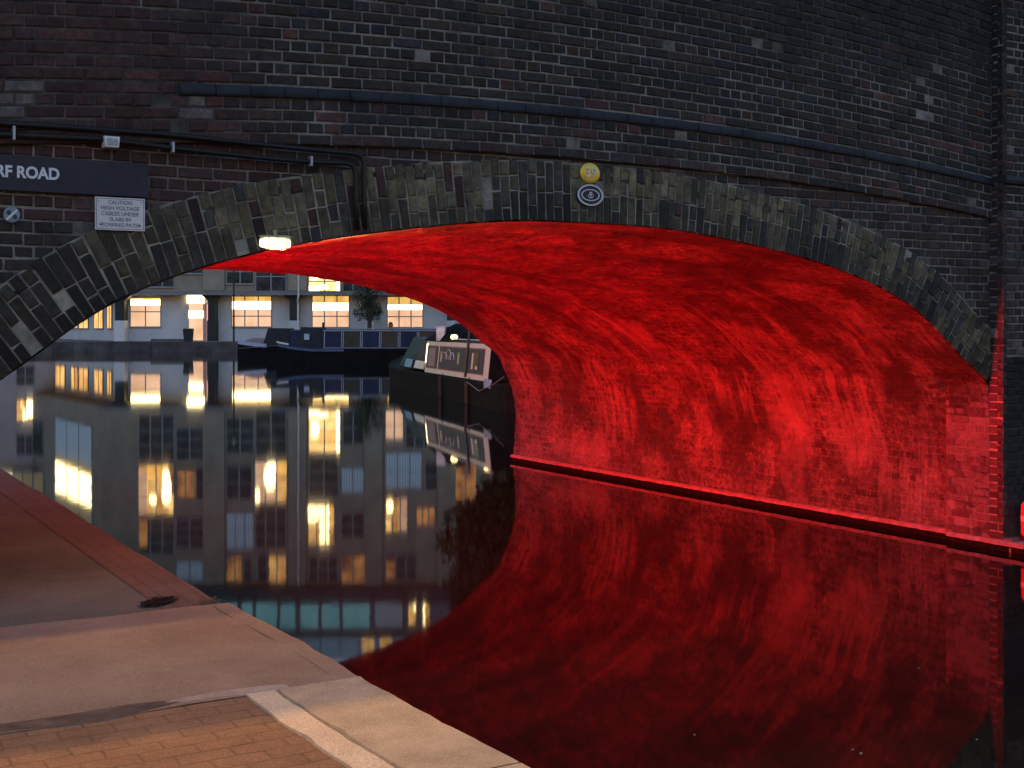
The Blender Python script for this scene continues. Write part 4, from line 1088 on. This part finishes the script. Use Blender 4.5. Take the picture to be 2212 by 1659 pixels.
# boat moored broadside: bow to the left
W = 2.08
b2 = empty('narrowboat', (X(590, 70.6) + 15.0, 70.6 + 1.0, 0), R(180), 'navy narrowboat with white framed windows moored broadside across the basin', 'boat', 'moored narrowboats')
hull_mesh(15, W, .80, 1.08, 2.4).build('hull', M_HULL, b2)
def strip_along(x0, x1, z, side, W=W, th=.03, hgt=.09, n=14, Lh=15, taper=2.4, rise=.28):
    mb = MB()
    for k in range(n):
        q = []
        for x_ in (x0 + (x1 - x0) * k / n, x0 + (x1 - x0) * (k + 1) / n):
            f = max(0, (x_ - (Lh - taper)) / taper); w_ = max(W / 2 * (1 - f ** 2.1), .03)
            q.append((x_, side * (w_ + .018), z + rise * f ** 1.5, side * (w_ + .018 + th)))
        a, b = q
        mb.hexa([(a[0], a[1], a[2]), (b[0], b[1], b[2]), (b[0], b[3], b[2]), (a[0], a[3], a[2]), (a[0], a[1], a[2] + hgt), (b[0], b[1], b[2] + hgt), (b[0], b[3], b[2] + hgt), (a[0], a[3], a[2] + hgt)])
    return mb
strip_along(11.0, 14.9, .66, 1, hgt=.15).build('bow_stripe', M_BLUEG, b2)
strip_along(14.2, 14.98, .86, 1, hgt=.10, n=6).build('bow_tip', M_WHITE, b2)
cabin_box(1.5, 12.2, W, .78, 1.86).build('cabin', M_NAVY, b2)
M_TRIM = plain('dull white trim', (.30, .34, .40), .5)
mb = MB(); side_rect(mb, 1.5, 12.2, 1.81, 1.86, W, .78, 1.86, side=1); side_rect(mb, 1.5, 12.2, .85, .88, W, .78, 1.86, side=1); mb.build('trim', M_TRIM, b2)
xs = 12.15
for i in range(8):
    wd = 1.02; gl = i % 2 == 1
    mb = MB(); side_rect(mb, xs - wd, xs - .05, .92, 1.76, W, .78, 1.86, side=1, off=.004, th=.008)
    p_ = mb.build('window' if gl else 'side_panel', M_BWIN if gl else M_NAVY, b2)
    mb = MB()
    for a in ((xs - .05, xs - .005, .90, 1.78), (xs - wd - .0, xs - wd + .04, .90, 1.78)): side_rect(mb, a[0], a[1], a[2], a[3], W, .78, 1.86, side=1, off=.014, th=.008)
    mb.build('frame', M_TRIM, p_)
    xs -= wd + .05
mb = MB()      # cratch canvas over the fore deck
hw = W / 2 - .16
mb.hexa([(12.22, -hw, .8), (13.85, -hw * .8, .85), (13.85, hw * .8, .85), (12.22, hw, .8), (12.22, -hw * .7, 1.98), (13.55, -hw * .35, 2.05), (13.55, hw * .35, 2.05), (12.22, hw * .7, 1.98)])
cv = mb.build('cratch_cover', M_CANVAS, b2)
mb = MB(); mb.hexa([(13.0, hw * .86, 1.32), (13.3, hw * .83, 1.33), (13.3, hw * .87, 1.33), (13.0, hw * .9, 1.32), (13.0, hw * .74, 1.64), (13.3, hw * .68, 1.66), (13.3, hw * .74, 1.66), (13.0, hw * .78, 1.64)]); mb.build('clear_pane', plain('clear plastic', (.36, .40, .46), .3), cv)
ch = MB(); ch.lathe([(.07, 1.9), (.07, 2.25), (.09, 2.26), (.09, 2.3)], 12.3, 0.1, 10); ch.build('chimney', M_BLACK, b2)
pt = empty('plant_pot', (X(877, 70.6) if False else X(842, 70.9), 71.4, 1.91), 0, 'orange pot standing on the navy boat roof', 'pot')
mb = MB(); mb.lathe([(.09, 0), (.14, .22), (.15, .24), (.15, .30), (.02, .29)], 0, 0, 14); mb.build('body', plain('terracotta', (.42, .14, .05), .7), pt)
mb = MB(); mb.lathe([(.10, .30), (.13, .36), (.05, .42)], 0, 0, 9); mb.build('plant', M_LEAF2, pt)

for sy in (-1, 1):
    mb = MB(); mb.tube([(1.7, sy * .72, 1.955), (12.0, sy * .72, 1.955)], .018, 6); mb.build('handrail', M_TRIM, b2)
for xx in (4.0, 7.2, 10.4):
    mb = MB(); mb.lathe([(.04, 1.91), (.04, 1.99), (.10, 2.0), (.07, 2.04), (.01, 2.05)], xx, 0.15, 10); mb.build('roof_vent', _plain['galvanised clip'], b2)
mb = MB(); mb.tube([(14.6, .18, 1.02), (15.4, .9, .95), (16.6, 2.6, .86)], .014, 5); mb.build('mooring_rope', plain('rope', (.22, .19, .14), .9), b2)
# boat behind it, further left
b1 = empty('narrowboat', (X(506, 81) + 14.0, 82, 0), R(180), 'dark narrowboat with a white gunwale, furthest left, bow past the navy boat', 'boat', 'moored narrowboats')
hull_mesh(14, W, .80, 1.15, 2.4).build('hull', M_HULL, b1)
strip_along(11.9, 13.98, .70, 1, hgt=.24, Lh=14, rise=.24).build('bow_stripe', plain('pale blue paint', (.36, .42, .58), .4), b1)
cabin_box(1.2, 10.4, W, .78, 1.82).build('cabin', M_NAVY, b1)
mb = MB(); mb.hexa([(10.42, -hw, .8), (12.2, -hw * .9, .85), (12.2, hw * .9, .85), (10.42, hw, .8), (10.42, -hw * .75, 1.95), (11.9, -hw * .6, 1.97), (11.9, hw * .6, 1.97), (10.42, hw * .75, 1.95)]); mb.build('cover', M_CANVAS, b1)
mb = MB()
for i in range(12):
    a = math.pi * i / 11; mb.vert((12.7 + .8 * math.cos(a), -.45, .98 + .34 * math.sin(a))); mb.vert((12.7 + .8 * math.cos(a), .45, .98 + .34 * math.sin(a)))
for i in range(11): mb.face((2 * i, 2 * i + 2, 2 * i + 3, 2 * i + 1))
mb.face([2 * i for i in range(12)]); mb.face([2 * i + 1 for i in range(12)][::-1])
mb.build('fore_deck_cover', plain('pinkish tarpaulin', (.30, .25, .25), .8), b1)

# boat with the cream border by the vault: bow away from us
A = Vector((X(1054, 32), 32, 0)); B = Vector((X(917, 39), 39, 0)); dirb = (B - A).normalized()
ang = math.atan2(dirb.y, dirb.x); nrm = Vector((dirb.y, -dirb.x, 0))           # to the right of travel
LC = (B - A).length
org = A - dirb * 2.4 + nrm * (W / 2 - .12)
b3 = empty('narrowboat', org, ang, 'black narrowboat with a cream bordered slate cabin moored beside the vault', 'boat', 'moored narrowboats')
hull_mesh(2.4 + LC + 7.6, W, .66, 1.0, 3.0, 1.2).build('hull', plain('weathered hull', (0.012, 0.010, 0.008), .8, .5, 3, .01, spec=.06), b3)
ZC0, ZC1 = .66, 1.62
M_SLATE = plain('slate blue panel', (0.035, 0.044, 0.06), .5, .15, 3, spec=.12)
cbm = cabin_box(2.4, 2.4 + LC, W, ZC0, ZC1); cbm.mi[-2:] = [1, 1]; cbm.mi[1:5] = [1] * 4; cbm.build('cabin', [M_CREAM, M_HULL], b3)
ox = 2.4
def brect(name, x0, x1, z0, z1, m, off=.004, th=.008, parent=b3):
    mb = MB(); side_rect(mb, x0, x1, z0, z1, W, ZC0, ZC1, side=1, off=off, th=th); return mb.build(name, m, parent)
M_REDLINE = plain('red coach line', (.30, .04, .035), .4)
for x0, x1 in ((ox + .55, ox + 2.15), (ox + 2.35, ox + 5.55), (ox + 5.75, ox + 7.15)):
    brect('coach_line', x0 - .03, x1 + .03, .80, 1.50, M_REDLINE, off=.002, th=.005)
    brect('side_panel', x0, x1, .83, 1.47, M_SLATE)
brect('post', ox + 2.18, ox + 2.32, .70, 1.95, M_BLACK, off=.012, th=.03)
w1 = brect('window', ox + 1.05, ox + 1.75, .95, 1.38, M_BWIN, off=.013)
brect('lit_edge', ox + 1.56, ox + 1.72, .93, 1.36, M_CREAM, off=.022, parent=w1); brect('lit_edge', ox + 1.10, ox + 1.30, .93, 1.02, M_CREAM, off=.022, parent=w1)
w2 = brect('porthole_panel', ox + 6.0, ox + 6.9, .86, 1.42, plain('dusky pink panel', (.25, .17, .15), .5), off=.013)
mb = MB()      # painted emblem: three nested arches over a bar
for r_, cxo in ((.22, 0), (.20, -.30), (.20, .30)):
    P = []
    for k in range(9):
        a = math.pi * k / 8
        z_ = 1.12 + r_ * math.sin(a) * (1.3 if cxo == 0 else 1.0); x_ = ox + 4.4 + cxo * 1.4 + r_ * 1.5 * math.cos(a)
        P.append((x_, (W / 2 - .12 - .10 * (z_ - ZC0) / (ZC1 - ZC0)) + .018, z_))
    mb.tube(P, .013, 5)
mb.build('emblem', plain('emblem white', (.62, .60, .56), .5), b3)
for xx in (ox + 3.2, ox + 5.25):
    brect('porthole', xx - .09, xx + .09, 1.02, 1.34, plain('brass porthole', (.42, .34, .18), .35), off=.014)
mb = MB(); z0 = ZC1
hwb = W / 2 - .16
# front cratch and green doors
F0 = ox + LC
mb.hexa([(F0 + .02, -hwb, .7), (F0 + 4.3, -hwb * .95, .75), (F0 + 4.3, hwb * .95, .75), (F0 + .02, hwb, .7), (F0 + .02, -hwb * .75, 1.60), (F0 + 3.9, -hwb * .45, 1.72), (F0 + 3.9, hwb * .45, 1.72), (F0 + .02, hwb * .75, 1.60)])
fc = mb.build('cratch_cover', plain('green canvas', (.018, .045, .030), .8, .3, 3), b3)
def flap(name, x0, x1, z0_, z1_, m):
    mb = MB(); k0 = hwb * 1.0 - .235 * (z0_ - .7) + .03; k1 = hwb * 1.0 - .235 * (z1_ - .7) + .03
    mb.hexa([(x0, k0, z0_), (x1, k0 - .03, z0_), (x1, k0 + .0, z0_), (x0, k0 + .03, z0_), (x0, k1, z1_), (x1, k1 - .05, z1_), (x1, k1 - .02, z1_), (x0, k1 + .03, z1_)]); mb.build(name, m, fc)
flap('name_board', F0 + .15, F0 + 1.7, .74, .98, M_CREAM)
flap('blue_flap', F0 + 2.0, F0 + 3.2, .74, 1.0, plain('pale blue canvas', (.22, .34, .40), .7))
flap('brown_flap', F0 + .1, F0 + 1.4, 1.02, 1.58, plain('brown canvas', (.05, .035, .022), .7))
brect('lamp_strip', ox + LC - .16, ox + LC - .04, .95, 1.55, emissive('cream lamp', (1.0, .8, .5), .25), off=.014)
mb = MB(); side_rect(mb, ox - .01, ox + .22, .68, 1.64, W, ZC0, ZC1, side=1, off=.012, th=.02); mb.build('end_trim', M_CREAM, b3)
mb = MB(); mb.box(1.7, 2.3, W / 2 - .02, W / 2 + .02, .52, .74); mb.build('stern_patch', plain('pale blue patch', (.28, .36, .46), .5), b3)
mb = MB(); mb.lathe([(.075, ZC1), (.075, ZC1 + .34), (.10, ZC1 + .35), (.10, ZC1 + .40), (.02, ZC1 + .41)], ox + 1.0, .25, 12); mb.build('chimney', M_BLACK, b3)
mb = MB(); mb.tube([(ox + .2, W / 2 - .30, ZC1 + .09), (ox + LC - .1, W / 2 - .30, ZC1 + .09)], .017, 6); mb.build('handrail', M_CREAM, b3)
mb = MB(); mb.tube([(.9, W / 2 - .1, .84), (1.6, W / 2 + .02, .60), (2.6, W / 2 + .06, .42), (3.9, W / 2 + .05, .60)], .013, 5); mb.build('mooring_rope', _plain['rope'], b3)
for xx in (3.9, 6.9):
    mb = MB(); mb.tube([(xx, W / 2 + .05, .02), (xx, W / 2 + .06, .62)], [.05, .06], 8); mb.tube([(xx, W / 2 + .05, .62), (xx, W / 2 - .04, .72)], .012, 5)
    mb.build('fender', plain('rope fender', (.05, .045, .035), .9), b3)
def on_boat(x_, y_, z_):
    return org + dirb * x_ - nrm * y_ + Vector((0, 0, z_))
mb = MB()
def heap(a, b):
    x_ = -1.9 + 3.8 * a; y_ = -.55 + 1.1 * b
    e = max(0.0, 1 - abs(2 * a - 1) ** 3.0) * max(0.0, 1 - abs(2 * b - 1) ** 2.6)
    h_ = e * (.44 + .20 * noise.noise((x_ * 1.5, y_ * 1.3, 8)) + .09 * noise.noise((x_ * 4, y_ * 4, 2)) + .06 * abs(noise.noise((x_ * 7, y_ * 2, 5))))
    return (x_, y_, h_)
mb.grid(heap, 46, 18)
o = mb.build('tarpaulin_heap', plain('black tarpaulin', (.005, .005, .006), .8, .4, 6, .03, spec=.05), None, smooth=True); o.location = on_boat(ox + 6.0, 0.30, ZC1 + .02); o.rotation_euler = (0, 0, ang)
tag(o, 'black tarpaulin covered heap on the roof of the cream bordered boat', 'tarpaulin')
ln = empty('lantern', on_boat(ox + 5.6, .80, ZC1 + .03), R(-15) , 'white square lantern propped beside the tarpaulin heap on the boat roof', 'lantern')
mb = MB(); mb.box(-.14, .14, -.05, .05, .0, .44); mb.build('casing', plain('lantern casing', (.5, .52, .55), .5), ln)
mb = MB(); mb.box(-.10, .10, -.06, -.051, .07, .37); mb.build('pane', plain('lantern pane', (.75, .77, .8), .3), ln)
for i, (xx, yy, lab) in enumerate(((ox + 1.7, .45, 'glowing yellow deck light on the boat roof nearest the vault'), (ox + 4.4, .7, 'glowing yellow deck light nearer the tarpaulin heap'))):
    dl = empty('deck_light', on_boat(xx, yy, ZC1 + .02), ang, lab, 'lamp', 'deck lights on the boat roof')
    mb = MB(); mb.lathe([(.03, .06), (.085, .08), (.10, .14), (.07, .19), (.02, .20)], 0, 0, 12, sx=1.6); mb.build('bulb', emissive('deck bulb', (1.0, .66, .22), .7), dl, smooth=True)
    mb = MB(); mb.lathe([(.05, 0), (.05, .06), (.01, .061)], 0, 0, 10); mb.build('base', M_BLACK, dl)

# ------------------------------------------------------------------ specks floating on the water
M_SPECK = plain('floating leaf', (.13, .11, .08), .7, .3, 20, 0)
for i, (x_, y_) in enumerate(((1985, 1445), (2110, 1600), (1500, 1590), (1860, 1630), (1842, 1622))):
    p = gpos(x_, y_, 0.0); mb = MB(); s_ = random.uniform(.007, .014)
    ids = [mb.vert((math.cos(a) * s_ * (1.5 if k % 2 else 1), math.sin(a) * s_ * .6, .004 + .002 * (k % 3))) for k, a in enumerate([k * 1.0472 for k in range(6)])]
    mb.face(ids); ids2 = [mb.vert((mb.v[q][0], mb.v[q][1], .001)) for q in ids]; mb.face(ids2[::-1])
    for k in range(6): mb.face((ids[k], ids2[k], ids2[(k + 1) % 6], ids[(k + 1) % 6]))
    o = mb.build('floating_leaf', M_SPECK); o.location = p + Vector((0, 0, .002)); o.rotation_euler = (0, 0, random.uniform(0, 3))
    tag(o, 'tiny pale leaf floating on the dark red water', 'leaf', 'leaves floating on the water')
